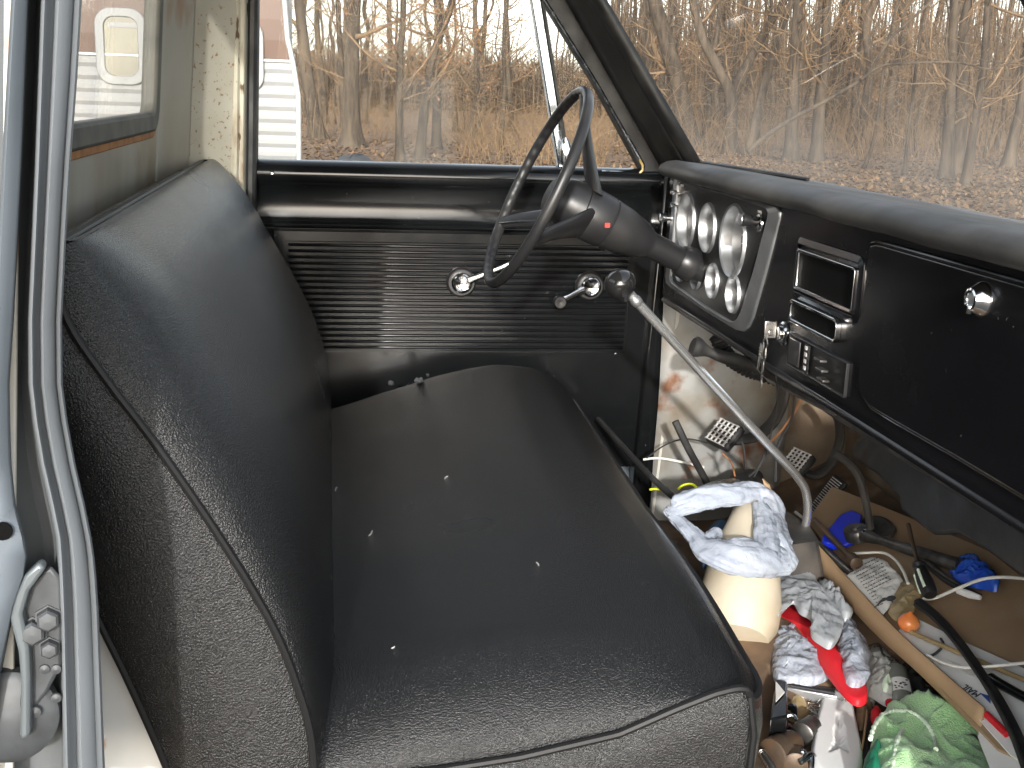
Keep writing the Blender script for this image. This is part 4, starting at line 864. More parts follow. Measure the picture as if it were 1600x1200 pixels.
named(655, 252, 13, 12, 'leaning trunk in the driver window that bends to the right as it rises', 16, path_px=[(662, 180), (670, 110), (690, 50), (706, 5), (725, -80)], twigs=34, leafy=True)
named(748, 215, 8, 11, 'slender tree holding rust brown dead leaves left of the chrome window bar', 17, path_px=[(746, 150), (744, 70), (742, 0), (740, -100)], leafy=True, twigs=46, lowest=1.5)
named(800, 205, 8, 11, 'small tree with orange dead leaves beside the chrome window bar', 18, path_px=[(796, 150), (793, 60), (790, 0), (786, -100)], leafy=True, twigs=46, lowest=1.3)
named(712, 205, 7, 11, 'thin tree with dead leaves hanging above the pale painted reflection on the window', 19, path_px=[(708, 130), (700, 60), (690, 0), (684, -100)], leafy=True, twigs=40, lowest=1.4)
named(1078, 232, 27, 13, 'thick trunk beside the windshield pillar leaning left as it rises', 21, path_px=[(1062, 140), (1040, 60), (1020, -10), (1000, -120)], twigs=30)
named(1139, 238, 17, 12, 'low trunk behind the windshield that forks, its left arm bent over', 22, path_px=[(1142, 150), (1120, 100), (1098, 55), (1085, 10), (1070, -80)], twigs=22)
named(1143, 237, 15, 12, 'right arm of the forked tree, rising steeply to the right', 23, path_px=[(1148, 150), (1172, 90), (1200, 40), (1232, -15), (1260, -100)], twigs=22)
named(1170, 240, 13, 11, 'dark slanting trunk right of the forked tree', 24, path_px=[(1183, 180), (1200, 110), (1218, 50), (1240, -10), (1262, -90)], twigs=20)
named(1236, 252, 18, 13, 'dark upright trunk above the pale windshield smear', 25, path_px=[(1238, 170), (1242, 90), (1246, 10), (1250, -100)], twigs=26)
named(1276, 252, 17, 13, 'upright trunk right of the dark one, near the middle of the windshield', 26, path_px=[(1280, 170), (1288, 90), (1292, 10), (1296, -100)], twigs=26)
named(1478, 284, 17, 13, 'dark straight trunk left of the sunlit curved one, seen through the windshield', 27, path_px=[(1482, 200), (1486, 110), (1490, 20), (1492, -100)], twigs=24)
named(1490, 272, 19, 13, 'sunlit trunk curving up from its leaning foot, seen through the right of the windshield', 28, path_px=[(1498, 225), (1503, 160), (1503, 90), (1508, 30), (1520, -20), (1530, -100)], twigs=26)
named(1508, 296, 13, 12, 'slim leaning trunk just right of the sunlit curved one', 29, path_px=[(1522, 200), (1535, 120), (1540, 60), (1543, 0), (1546, -100)], twigs=20)
named(1575, 262, 16, 12, 'sunlit trunk at the right edge leaning right', 30, path_px=[(1585, 210), (1597, 160), (1604, 90), (1610, 0)], twigs=16)
named(1350, 262, 5, 8, 'thin pale sapling gently bowed, middle of the windshield', 31, path_px=[(1362, 230), (1372, 180), (1378, 130), (1384, 80), (1396, 30)], twigs=16, lowest=.8)
named(1412, 276, 5, 9, 'thin sunlit sapling leaning right, left of the dark straight trunk', 32, path_px=[(1418, 220), (1426, 150), (1433, 90), (1440, 40), (1450, -10)], twigs=16, lowest=.8)
# the long dead branch leaning across the view
dl = 20.0
b = MB(); pts = [PY(x, y, dl) for x, y in ((1168, 238), (1200, 210), (1240, 184), (1275, 166), (1312, 145), (1345, 125), (1362, 108), (1390, 62), (1420, 34), (1462, -4), (1500, -40))]
b.tube([Vector(p) for p in spl(pts, 4)], [.045-.0007*i for i in range(41)], 8); rnd = random.Random(5)
lt = b.build('leaning_branch', M['bark']); tag(lt, 'long thin dead branch slanting across the view through the windshield', 'branch')
b = MB(); pts = [PY(x, y, dl-.1) for x, y in ((1345, 125), (1375, 104), (1420, 99), (1470, 97), (1510, 100), (1545, 108), (1580, 98), (1620, 84))]; b.tube([Vector(p) for p in spl(pts, 4)], [.028-.0006*i for i in range(29)], 7)
for k in range(26):
    p = pts[rnd.randint(0, 7)].lerp(pts[rnd.randint(0, 7)], .1); add_limb(b, p, (rnd.uniform(-1, 1), rnd.uniform(-.3, .3), rnd.uniform(-.6, 1)), rnd.uniform(.4, 1.1), .007, rnd, 1, curve=.5)
b.build('side_branch', M['bark'], lt)
# the many trees of the wood: ten kinds, copied
kinds = [kit(100+k, random.uniform(11, 15), random.uniform(.10, .19), lean=(random.uniform(-.05, .05), random.uniform(-.04, .04)), twigs=22, wob=.16, leafy=(k in (3, 7)), lowest=1.0) for k in range(8)]
kinds += [kit(120+k, random.uniform(6, 9), random.uniform(.035, .06), lean=(random.uniform(-.12, .12), random.uniform(-.1, .1)), twigs=22, wob=.14, lowest=.6, big=1) for k in range(5)]
lab_t = ['slender bare tree with thin side branches in the sunlit wood beyond the truck']
lab_s = ['thin leafless sapling among the bigger trees of the wood beyond the truck']
lab_l = ['bare tree in the wood with a few dead brown leaves left on its twigs']
taken = [(550, 33), (497, 40)]; cnt = 0
for i in range(1500):
    if cnt >= 235: break
    px = random.uniform(452, 1640); 
    if 900 < px < 960: continue
    d = 24+95*random.random()**.8
    if px < 640 and d < 46: continue
    if px > 640 and d < (40 if px > 960 else 31): continue
    if px < 900 and random.random() < .55: continue
    x = PY(px, 137, d).x; k = random.randint(0, 12); k = k if random.random() < .75 else random.randint(8, 12)
    sc = random.uniform(.85, 1.3); place_tree(kinds[k], Vector((x, d, gz(x, d))), random.uniform(0, 6.28), (sc, sc, sc*random.uniform(.9, 1.15)), (lab_s if k > 7 else (lab_l if k in (3, 7) else lab_t))[0], 'saplings in the wood' if k > 7 else ('leaf holding trees in the wood' if k in (3, 7) else 'slender trees in the wood'), 'sapling' if k > 7 else 'bare_tree'); cnt += 1
# trees behind the cab seen through the rear window
for k in range(6):
    x, y = -9-k*4.0, 13+k*5; place_tree(kinds[k % 8], Vector((x, y, 0)), k, 1.1, lab_t[0], 'slender trees in the wood')
# far wood: one mass
b = MB(); rnd = random.Random(3)
for i in range(3400):
    px = rnd.uniform(440, 1680); d = rnd.uniform(95, 190); x = PY(px, 137, d).x
    h = rnd.uniform(6, 15) if px > 950 else rnd.uniform(2.5, 6)
    if px > 950 and rnd.random() < .12: h *= 1.6
    if px > 950 and rnd.random() < .3: continue
    r_ = rnd.uniform(.06, .2); lx, ly = rnd.uniform(-.6, .6), rnd.uniform(-.5, .5)
    b.tube([(x, d, -.3), (x+lx*.5, d+ly*.5, h*.5), (x+lx*1.4, d, h)], [r_, r_*.7, r_*.15], 4, cap=False)
    for q in range(3):
        z = h*rnd.uniform(.2, .95); a = rnd.uniform(0, 6.28); l_ = rnd.uniform(1, 3); b.tube([(x, d, z), (x+math.cos(a)*l_*.6, d+math.sin(a)*l_*.5, z+l_*.5), (x+math.cos(a)*l_, d+math.sin(a)*l_, z+l_*.75)], [.05, .035, .02], 3, cap=False)
tag(b.build('distant_wood', M['farwood'], angle=180, recalc=False), 'hazy mass of far tree trunks closing off the wood', 'forest', kind='stuff')
# brush: thin bowed stems between the trunks
b = MB(); rnd = random.Random(9)
for i in range(9500):
    px = rnd.uniform(450, 1650); d = 27+60*rnd.random()**1.3
    if px < 720 and (d < 40 or rnd.random() < .25): continue
    if px < 900 and rnd.random() < .2: continue
    if px > 950 and (d < 37 or rnd.random() < .3): continue
    if px > 1400 and d < 36 and rnd.random() < .6: continue
    x = PY(px, 137, d).x; z = gz(x, d); h = rnd.uniform(.3, 1.9)*rnd.uniform(.5, 1.3)*(1.25 if px > 950 else .8); a = rnd.uniform(0, 6.28); l_ = rnd.uniform(.3, 1.6)*h*.8; r_ = rnd.uniform(.004, .012)
    b.tube([(x, d, z-.05), (x+math.cos(a)*l_*.25, d+math.sin(a)*l_*.25, z+h*.5), (x+math.cos(a)*l_*.7, d+math.sin(a)*l_*.7, z+h*.9), (x+math.cos(a)*l_*1.3, d+math.sin(a)*l_*1.3, z+h*rnd.uniform(.8, 1.1))], [r_, r_*.8, r_*.6, r_*.3], 3, cap=False)
tag(b.build('undergrowth', M['brush'], angle=180, recalc=False), 'tangle of thin tan brush stems between the tree trunks', 'brush', kind='stuff')
b = MB(); rnd = random.Random(10)
for i in range(34000):
    px = rnd.uniform(440, 1660); d = 22+34*rnd.random()**1.6
    if i > 26000: px = rnd.uniform(1150, 1660); d = rnd.uniform(9, 22)
    x = PY(px, 137, d).x; z = gz(x, d)+rnd.uniform(.005, .05)
    a = Vector((rnd.uniform(-1, 1), rnd.uniform(-1, 1), rnd.uniform(-.25, .5))).normalized(); q = a.cross(Vector((rnd.uniform(-.3, .3), rnd.uniform(-.3, .3), 1))).normalized(); s_ = rnd.uniform(.04, .085); c = Vector((x, d, z))
    b.add([c, c+a*s_+q*s_*.6, c+a*s_*1.9, c+a*s_-q*s_*.6], [(0, 1, 2, 3)])
tag(b.build('fallen_leaves', M['litter'], smooth=False, recalc=False), 'dry brown leaves covering the forest floor', 'leaves', kind='stuff')
# boulder below the driver window sill
b = MB(); c = base(553, 250); d = c.y; rows = []
for i in range(9):
    th = math.pi*i/8; rows.append([Vector((.62*math.sin(th)*math.cos(q), .5*math.sin(th)*math.sin(q), .62*math.cos(th)))*(1+.18*noise.noise(Vector((math.cos(q)*1.4+i, math.sin(q)*1.4, i*.5)))) for q in [2*math.pi*j/16 for j in range(16)]])
b.grid([[Vector((p.x, 22+p.y, p.z*.8)) for p in r] for r in rows], closed_u=True)
o = b.build('boulder', M['stone'], angle=180); o.location = Vector((PY(553, 250, 22).x, 22, -.52)); tag(o, 'flat topped grey boulder low behind the driver window sill', 'boulder')
# white house far behind the trees at the right
h0 = PY(1560, 168, 150); hs = empty('white_house', (h0.x, 150, 0)); tag(hs, 'small sunlit white house far behind the trunks at the right', 'house')
b = MB(); b.box((h0.x, 150, 1.3), (6.0, 5, 3.4)); b.build('wall', M['shed_white'], hs)
b = MB(); b.prism([(h0.x-3.5, 147.2, 2.9), (h0.x, 147.2, 4.6), (h0.x+3.5, 147.2, 2.9)], (0, 5.8, 0)); b.build('roof', M['siding'], hs)
for k in (-1.6, .3, 1.9): 
    b = MB(); b.box((h0.x+k, 147.45, 1.1), (.8, .1, 1.1)); b.build('window', M['trailer_glass'], hs)

# --- travel trailer beside the wood
TY = 8.0
tr = empty('travel_trailer', (-4, TY+1.1, 0)); tag(tr, 'white travel trailer with brown upper band parked beyond the driver side of the truck', 'trailer')
ed = [PY(447, 0, TY), PY(452, 60, TY), PY(461, 100, TY), PY(469, 150, TY), PY(470, 255, TY)]
zb_ = PY(430, 95, TY).z; d_ = ed[0]-ed[1]; topx = ed[0].x-.45; ztop = 3.0
xr = lambda z: interp([(0, ed[4].x), (ed[4].z, ed[4].x), (ed[3].z, ed[3].x), (ed[2].z, ed[2].x), (ed[1].z, ed[1].x), (ed[0].z, ed[0].x), (ztop, topx)], z)
XL = -7.2; win = (-1.95, -1.05, zb_-.28+.0, zb_+.48)
def side(z0, z1, name, m, rib):
    b = MB(); rows = []; n_ = int((z1-z0)/rib)
    for k in range(n_*3+1):
        z = z0+(z1-z0)*k/(n_*3); off = (0, -.008, -.008)[k % 3]
        rows.append([Vector((x, TY+off, z)) for x in (XL, -4, -2.5, -1, -.6)]+[Vector((xr(z), TY+off, z))])
    b.grid(rows); b.build(name, m, tr, smooth=False)
side(.45, zb_, 'lower_siding', M['siding'], .075); side(zb_, ztop, 'upper_siding', M['siding_brown'], .30)
b = MB()
b.grid([[Vector((xr(z), TY-.008, z)), Vector((xr(z)-.06, TY+.3, z)), Vector((xr(z)-.5, TY+2.2, z))] for z in (.45, 1.2, ed[3].z, ed[2].z, ed[1].z, ed[0].z, ztop)]); b.build('front_panel', M['siding'], tr)
b = MB(); b.tube([Vector((xr(z)-.012, TY-.014, z)) for z in (.45, 1.0, ed[4].z, ed[3].z, ed[2].z, ed[1].z, ed[0].z, ztop)], .016, 6); b.tube([(XL, TY-.012, zb_), (xr(zb_), TY-.012, zb_)], .010, 6); b.build('edge_trim', mat('trailer_trim', (.42, .43, .43), .4, .3), tr)
b = MB(); b.box(((XL+topx)/2, TY+1.1, ztop+.04), (topx-XL, 2.24, .08)); b.build('roof', M['siding'], tr)
b = MB(); b.box((XL, TY+1.1, 1.7), (.04, 2.2, 2.6)); b.box(((XL+0)/2, TY+2.2, 1.7), (-XL-.6, .04, 2.6)); b.build('rear_panel', M['siding'], tr)
def px_rear(x, y): return PY(x, y, TY-.02)
w0, w1 = px_rear(146, 10), px_rear(232, 134); cx_, cz_ = (w0.x+w1.x)/2, (w0.z+w1.z)/2; ww, hh = w1.x-w0.x, w0.z-w1.z
def rx(w, h, r, y): return [Vector((cx_+u, y, cz_+v)) for u, v in rrect(w, h, r)]
b = MB(); b.loop_frame(rx(ww, hh, .10, TY-.03), rx(ww-.11, hh-.11, .06, TY-.03), (0, .03, 0)); wf = b.build('window', M['siding'], tr, bevel=.006)
b = MB(); b.prism(rx(ww-.10, hh-.10, .06, TY-.016), (0, .004, 0)); b.build('pane', M['trailer_glass'], wf, smooth=False)
b = MB(); b.box((cx_+.02, TY-.022, cz_+hh*.28), (ww-.12, .012, .03)); b.build('window_bar', M['siding'], wf)
w0, w1 = PY(374, 30, TY-.02), PY(413, 145, TY-.02); cx_, cz_ = w1.x-.35, (w0.z+w1.z)/2; ww, hh = .70, w0.z-w1.z
b = MB(); b.loop_frame(rx(ww, hh, .10, TY-.03), rx(ww-.09, hh-.09, .06, TY-.03), (0, .03, 0)); wf = b.build('window', M['siding'], tr, bevel=.006)
b = MB(); b.prism(rx(ww-.08, hh-.08, .06, TY-.016), (0, .004, 0)); b.build('pane', M['trailer_glass'], wf, smooth=False)
for k in (-3.2, -4.1):
    b = MB(); b.lathe((k, TY+.12, .36), (0, -1, 0), [(-.1, .30), (-.08, .35), (.06, .36), (.10, .30), (.10, .2), (.08, .18), (.09, .0)], 28); b.build('wheel', M['rubber'], tr)

# ================================================================== LOOSE THINGS ON THE FLOOR
def PT(px, py, lift=0):                        # the sheet of cardboard lying up against the toe board
    z0, x0, k = .80, .93, .42
    d = Vector((px-800, py-600, F)); w = Vector((d.dot(_X), d.dot(_Y), d.dot(_Z)))
    t = (z0+lift-1.7-k*x0)/(w.z-k*w.x); return EYE+w*t
TN = Vector((-.42, 0, 1)).normalized()
def flat(poly, fn, thick, name, m, parent=None, **k):
    b = MB(); pts = [fn(x, y) for x, y in poly]; b.prism(pts, Vector((0, 0, -thick))); return b.build(name, m, parent, **k)
def mound(boundary, fn, h, amp, name, m, seed=0, rings=12, freq=22, parent=None, solid=0, sub=0, nb=72, ctr=None, skirt=.012, ridge=True, flatp=1.6):
    """a soft crumpled thing: its outline on the surface it lies on, swelling to height h"""
    rings = int(rings*1.8); bd = [Vector(p) for p in spl([fn(x, y) for x, y in boundary+[boundary[0]]], 11)][:-1]; n_ = len(bd)
    c = sum(bd, Vector())/n_ if ctr is None else fn(*ctr); rows = []
    for i in range(rings+1):
        r_ = i/rings; row = []
        for p in bd:
            q = c.lerp(p, r_); nz = noise.noise(q*freq+Vector((seed, seed*.7, 0))); n2 = noise.noise(q*freq*2.7+Vector((seed+5, 0, 2)))
            if ridge: nz = 1-2*abs(nz)**.7; n2 = 1-2*abs(n2)**.7
            up = h*(1-r_**flatp)+amp*(nz*.65+n2*.35)*(1-.6*r_**6)
            row.append(q+Vector((nz*amp*.5, n2*amp*.5, up)))
        rows.append(row)
    rows.append([p+Vector((0, 0, -skirt)) for p in bd])
    b = MB(); b.grid(rows, closed_u=True); return b.build(name, m, parent, angle=180, solid=solid, sub=sub)
def rod(pts, r, name, m, parent=None, n=10, flat_=1.0, k=6, up=None):
    b = MB(); q = [Vector(p) for p in spl(pts, k)]
    if isinstance(r, (list, tuple)): r = [interp(list(zip([i/(len(r)-1) for i in range(len(r))], r)), j/(len(q)-1)) for j in range(len(q))]
    b.tube(q, r, n, flat=flat_, up=up); return b.build(name, m, parent)

# cardboard sheet with its turned-up edge
b = MB()
sheet = [(1262, 812), (1300, 760), (1400, 800), (1520, 850), (1640, 905), (1680, 1010), (1690, 1230), (1560, 1170), (1400, 1003)]
cb = flat(sheet, lambda x, y: PT(x, y, -.012), .004, 'cardboard_sheet', M['cardboard_flat'], smooth=False)
tag(cb, 'flat brown cardboard sheet lying on the floor under the dashboard with a turned up edge', 'cardboard')
lo_ = [(1217, 826), (1290, 904), (1360, 982), (1440, 1055), (1532, 1146)]; hi_ = [(1240, 806), (1316, 893), (1398, 981), (1462, 1040), (1538, 1106)]
rows = []
A_ = [PT(x, y, -.022) for x, y in lo_]; B_ = [PT(x, y, .012) for x, y in hi_]
for t in (0, .5, 1): rows.append([Vector(a).lerp(c, t)+Vector((0, 0, .003*math.sin(t*3.14))) for a, c in zip([Vector(p) for p in spl(A_, 5)], [Vector(p) for p in spl(B_, 5)])])
b = MB(); b.grid(rows); b.build('folded_edge', M['cardboard'], cb, solid=.004, angle=60)
# scrap of cardboard standing by the lever
b = MB(); pts = [PZ(1191, 748, .90), PZ(1200, 757, .90), PZ(1214, 800, .86), PZ(1222, 818, .83), PZ(1214, 826, .83), PZ(1206, 800, .86)]; b.prism(pts, (.004, .002, 0)); tag(b.build('cardboard_scrap', M['cardboard']), 'narrow torn strip of cardboard standing up left of the gear lever foot', 'cardboard')
wc0 = rod([PT(1243, 800, .03), PT(1256, 812, .03), PT(1262, 830, .02), PT(1268, 842, .0)], .003, 'white_cable', M['white_wire']); tag(wc0, 'short loop of dirty white cord behind the cardboard edge near the lever foot', 'cord')
# printed papers
def crumple_poly(poly, fn, name, m, amp, seed, n_=14, h=.006, label=None, cat=None, group=None, tear=0):
    o = mound(poly, fn, h, amp, name, m, seed=seed, rings=n_, freq=26, skirt=.004); tag(o, label, cat, group); return o
news = crumple_poly([(1318, 898), (1345, 876), (1372, 873), (1390, 884), (1410, 910), (1404, 930), (1385, 952), (1374, 958), (1350, 930)], lambda x, y: PT(x, y, .004), 'newspaper', M['paper'], .006, 3, label='crumpled piece of printed instruction paper beside the cardboard edge', cat='paper')
b = MB(); rnd = random.Random(4)
for L_ in range(13):
    a0 = Vector((1328+L_*3.4, 892+L_*4.6, 0)); dirv = Vector((1372-1330, 872-893, 0)).normalized(); x_ = 3
    length = 46 if L_ < 8 else 34
    while x_ < length:
        w_ = rnd.uniform(1.6, 5); p0, p1 = a0+dirv*x_, a0+dirv*(x_+w_); q = Vector((.9, 1.2, 0))
        if L_ < 8 or x_ < 12: b.add([PT(p0.x, p0.y, .022), PT(p1.x, p1.y, .022), PT(p1.x+q.x, p1.y+q.y, .022), PT(p0.x+q.x, p0.y+q.y, .022)], [(0, 1, 2, 3)])
        x_ += w_+1.2
b.build('printed_text', M['ink'], news, smooth=False)
b = MB()
for k in range(7): b.tube([PT(1366+k*2, 950-k*2.5, .021), PT(1378+k, 940-k, .021), PT(1392+k*.6, 934+k*1.2, .021)], .0007, 5)
b.lathe(PT(1392, 935, .020), (-.4, 0, 1), [(0, .009), (.001, .008), (.001, 0)], 14); b.build('drawing', M['ink'], news)
# the big white mailing sheet with MAIL on it
ml = flat([(1404, 985), (1430, 965), (1500, 1000), (1590, 1040), (1680, 1080), (1690, 1250), (1580, 1180), (1500, 1090)], lambda x, y: PT(x, y, -.004), .002, 'mailing_envelope', M['paper'], smooth=False)
tag(ml, 'large white printed envelope under the black rubber strip on the cardboard sheet', 'envelope')
m0 = PT(1518, 1079, -.003); ux = (PT(1500, 1068, -.003)-PT(1537, 1090, -.003)); text('MAIL', .017, m0, ux, ux.cross(TN)*-1, M['ink'], ml, 'mail_lettering')
b = MB(); b.prism([PT(1531, 1083, -.0025), PT(1545, 1087, -.0025), PT(1548, 1100, -.0025)], (0, 0, .0004)); b.build('blue_triangle', mat('print_blue', (.03, .07, .25), .6), ml, smooth=False)
rod([PT(1452, 1026, .001), PT(1463, 1020, .001), PT(1474, 1008, .001), PT(1470, 998, .001)], .0022, 'black_stroke', M['ink'], ml)
b = MB()
for k in range(5): b.tube([PT(1480+k*7, 1028+k*5+3, -.003), PT(1510+k*7, 1044+k*5, -.003), PT(1532+k*6, 1062+k*6, -.003)], .0006, 4)
b.build('fine_print', M['grey_dirt'], ml)
o = flat([(1536, 1112), (1562, 1124), (1700, 1250), (1600, 1260), (1548, 1200), (1528, 1150)], lambda x, y: PT(x, y, -.016), .002, 'white_paper_sheet', M['paper'], smooth=False); tag(o, 'plain white paper sheet below the end of the folded cardboard edge', 'paper')
o = rod([PT(1541, 1116, 0), PT(1574, 1148, 0)], .0055, 'red_stick', M['red_cloth']); tag(o, 'short bright red stick poking out past the cardboard corner', 'stick')
o = rod([PT(1424, 988, .006), PT(1480, 1012, .006), PT(1540, 1037, .006), PT(1610, 1066, .006)], .0042, 'wooden_dowel', M['wrapper'], n=8); tag(o, 'thin brown stick lying across the white envelope below the orange onion', 'stick')
# onion and its wrapper
b = MB(); oc = PT(1419, 973, .016); b.lathe(oc+Vector((0, 0, -.017)), (.1, .05, 1), [(0, 0), (.001, .006), (.006, .0145), (.014, .019), (.022, .018), (.030, .011), (.034, .004), (.037, .002), (.038, 0)], 28)
tag(b.build('onion', M['onion'], angle=180), 'small shiny orange onion at the middle of the cardboard edge', 'onion')
crumple_poly([(1388, 955), (1408, 912), (1432, 908), (1447, 897), (1446, 920), (1432, 945), (1424, 958), (1402, 968)], lambda x, y: PT(x, y, .010), 'plastic_wrapper', M['wrapper'], .005, 9, label='crumpled tan plastic wrapper between the printed paper and the onion', cat='wrapper')
# screwdriver standing up out of the heap
s0, s1, s2 = PT(1419, 820, .075), PT(1434, 880, .065), PT(1454, 930, .035)
sc_ = empty('screwdriver', s2); tag(sc_, 'screwdriver with worn shaft and black handle with pale green stripes', 'screwdriver')
rod([s0, s0.lerp(s1, .5), s1], [.0045, .0035, .0038], 'shaft', M['rusty_steel'], sc_)
b = MB(); ax = (s2-s1); L_ = ax.length; b.lathe(s1, ax, [(-.004, .005), (0, .010), (.006, .012), (.012, .009), (.02, .012), (L_*.6, .0145), (L_*.9, .014), (L_, .011), (L_+.002, 0)], 16); b.build('handle', M['plastic_black'], sc_)
b = MB(); sd_ = ax.normalized()
for a_ in (0, 2.1, 4.2):
    rr = Vector((math.cos(a_), math.sin(a_), 0)); rr = (rr-sd_*rr.dot(sd_)).normalized()*.0125; b.tube([s1+sd_*.022+rr, s1+sd_*(L_*.85)+rr*1.12], .0028, 6)
b.build('stripe', M['thread'], sc_)
# big ratchet
r0, r1 = PT(1338, 832, .030), PT(1500, 884, .022); ra = empty('ratchet_wrench', r0); tag(ra, 'large dark steel ratchet wrench pointing right from the blue plastic piece', 'wrench')
ax = (r1-r0).normalized(); b = MB(); b.lathe(r0+TN*-.014, TN, [(0, .024), (.002, .027), (.02, .027), (.024, .024), (.025, .015), (.025, 0)], 28, squash=.85, ref=ax); b.lathe(r0+TN*.011+ax*.002, TN, [(0, .010), (.004, .0095), (.005, 0)], 18); b.build('ratchet_head', M['dark_steel'], ra)
rod([r0+ax*.015, r0+ax*.05, r0+ax*.07, r0.lerp(r1, .6), r1], [.016, .011, .0085, .0115, .0135], 'handle', M['dark_steel'], ra, n=14)
b = MB(); b.lathe(r0+ax*.026+TN*.006, TN, [(0, .008), (.006, .0075), (.008, .004), (.008, 0)], 16); b.build('direction_lever', M['chrome_worn'], ra)
o = rod([PT(1440, 868, .016), PT(1470, 895, .012), PT(1500, 915, .010), PT(1532, 930, .008)], [.007, .006, .005, .003], 'pliers', M['dark_steel'], n=8); tag(o, 'dark pliers lying below the ratchet handle with a white grip tip', 'pliers')
rod([PT(1497, 923, .010), PT(1515, 929, .010), PT(1532, 934, .009)], [.006, .007, .004], 'grip', M['white_plastic'], o, n=10); rod([PT(1444, 880, .012), PT(1475, 905, .010), PT(1497, 918, .010)], [.004, .005, .005], 'grip', M['rubber'], o, n=8)
b = MB(); o0 = PT(1345, 822, .0); 
pl = [(1283, 856), (1284, 845), (1312, 812), (1330, 804), (1347, 812), (1340, 850), (1320, 858), (1300, 860)]
b.prism([PT(x, y, .004) for x, y in pl], (0, 0, .012)); tag(b.build('blue_plastic_piece', M['blue_plastic'], bevel=.004), 'bright blue plastic piece under the ratchet head', 'plastic piece')
b = MB(); c = PT(1372, 826, -.006); b.lathe(c, TN, [(0, .055), (.006, .052), (.008, .042), (.004, .034), (.002, 0)], 30, squash=.55, ref=(0, 1, .0)); tag(b.build('grey_rubber_ring', M['rubber_dusty']), 'grey oval ring on the floor behind the ratchet head', 'ring')
# socket extension bar
e0, e1 = PT(1272, 812, .03), PT(1336, 878, .022); ex = empty('extension_bar', e0); tag(ex, 'brown steel extension bar with a socket end lying along the cardboard edge', 'tool')
rod([e0, e0.lerp(e1, .5), e1], .0062, 'bar', M['rusty_steel'], ex); ax = e1-e0; b = MB(); b.lathe(e1-ax*.10, ax, [(0, .009), (.003, .012), (.028, .0125), (.030, .009), (.030, 0)], 20); b.build('socket', M['rusty_steel'], ex)
o = rod([PT(1280, 852, .004), PT(1310, 880, .004), PT(1330, 896, .004)], [.010, .010, .008], 'pipe_piece', M['dark_steel'], n=12); tag(o, 'short dull steel pipe beside the extension bar behind the cardboard edge', 'pipe')
mound([(1484, 884), (1497, 872), (1512, 868), (1525, 872), (1552, 895), (1560, 914), (1540, 912), (1520, 908), (1498, 900)], lambda x, y: PT(x, y, .018), .012, .008, 'blue_wrapper', M['blue_film'], seed=6, freq=34); tag(bpy.data.objects['blue_wrapper'], 'crumpled deep blue foil wrapper at the end of the ratchet', 'wrapper')
o = rod([PT(1322, 866, .006), PT(1350, 864, .006), PT(1380, 864, .008), (PT(1398, 874, .012)), PT(1411, 892, .014), PT(1419, 912, .014)], .0028, 'white_cable', M['white_wire']); tag(o, 'thin white cable looping above the printed paper', 'cable')
o = rod([PT(1442, 936, .014), PT(1462, 934, .016), PT(1500, 918, .022), PT(1535, 905, .026), PT(1570, 902, .026), PT(1620, 906, .026), PT(1660, 910, .02)], .0030, 'white_cable', M['white_wire']); tag(o, 'white cable curving right from the screwdriver handle past the pliers', 'cable')
o = rod([PT(1448, 1023, .006), PT(1475, 1036, .010), PT(1505, 1043, .014), PT(1550, 1041, .014), PT(1600, 1036, .012), PT(1660, 1030, .01)], .0026, 'white_cable', M['white_wire']); tag(o, 'white cable lying over the envelope and under the black rubber strip end', 'cable')
o = rod([PT(1436, 940, .016), PT(1462, 962, .018), PT(1492, 995, .018), PT(1530, 1048, .018), PT(1560, 1095, .016), PT(1588, 1150, .014), PT(1610, 1210, .01)], [.010, .010, .009, .009, .010, .010, .010], 'rubber_strip', M['rubber'], n=10, flat_=.6); tag(o, 'long black rubber weatherstrip curving down to the right corner', 'rubber strip')
rod([PT(1430, 944, .026), PT(1458, 966, .028), PT(1488, 999, .028), PT(1526, 1051, .028), PT(1556, 1097, .026), PT(1584, 1152, .024), PT(1606, 1212, .02)], .0032, 'ridge', M['rubber'], o, n=8)
o = rod([PT(1548, 1060, .008), PT(1565, 1070, .010), PT(1620, 1100, .008)], [.009, .008, .007], 'tool', M['knob'] if 'knob' in M else M['paint_black'], n=12); tag(o, 'glossy black tool handle at the right edge beside the rubber strip', 'tool handle')
M['hair'] = mat('fuzz', (.2, .2, .2), .7)

# ---- left of the cardboard: the heap on the floor in front of the seat
FZ = .675
def Z(h): return lambda x, y: PZ(x, y, h)
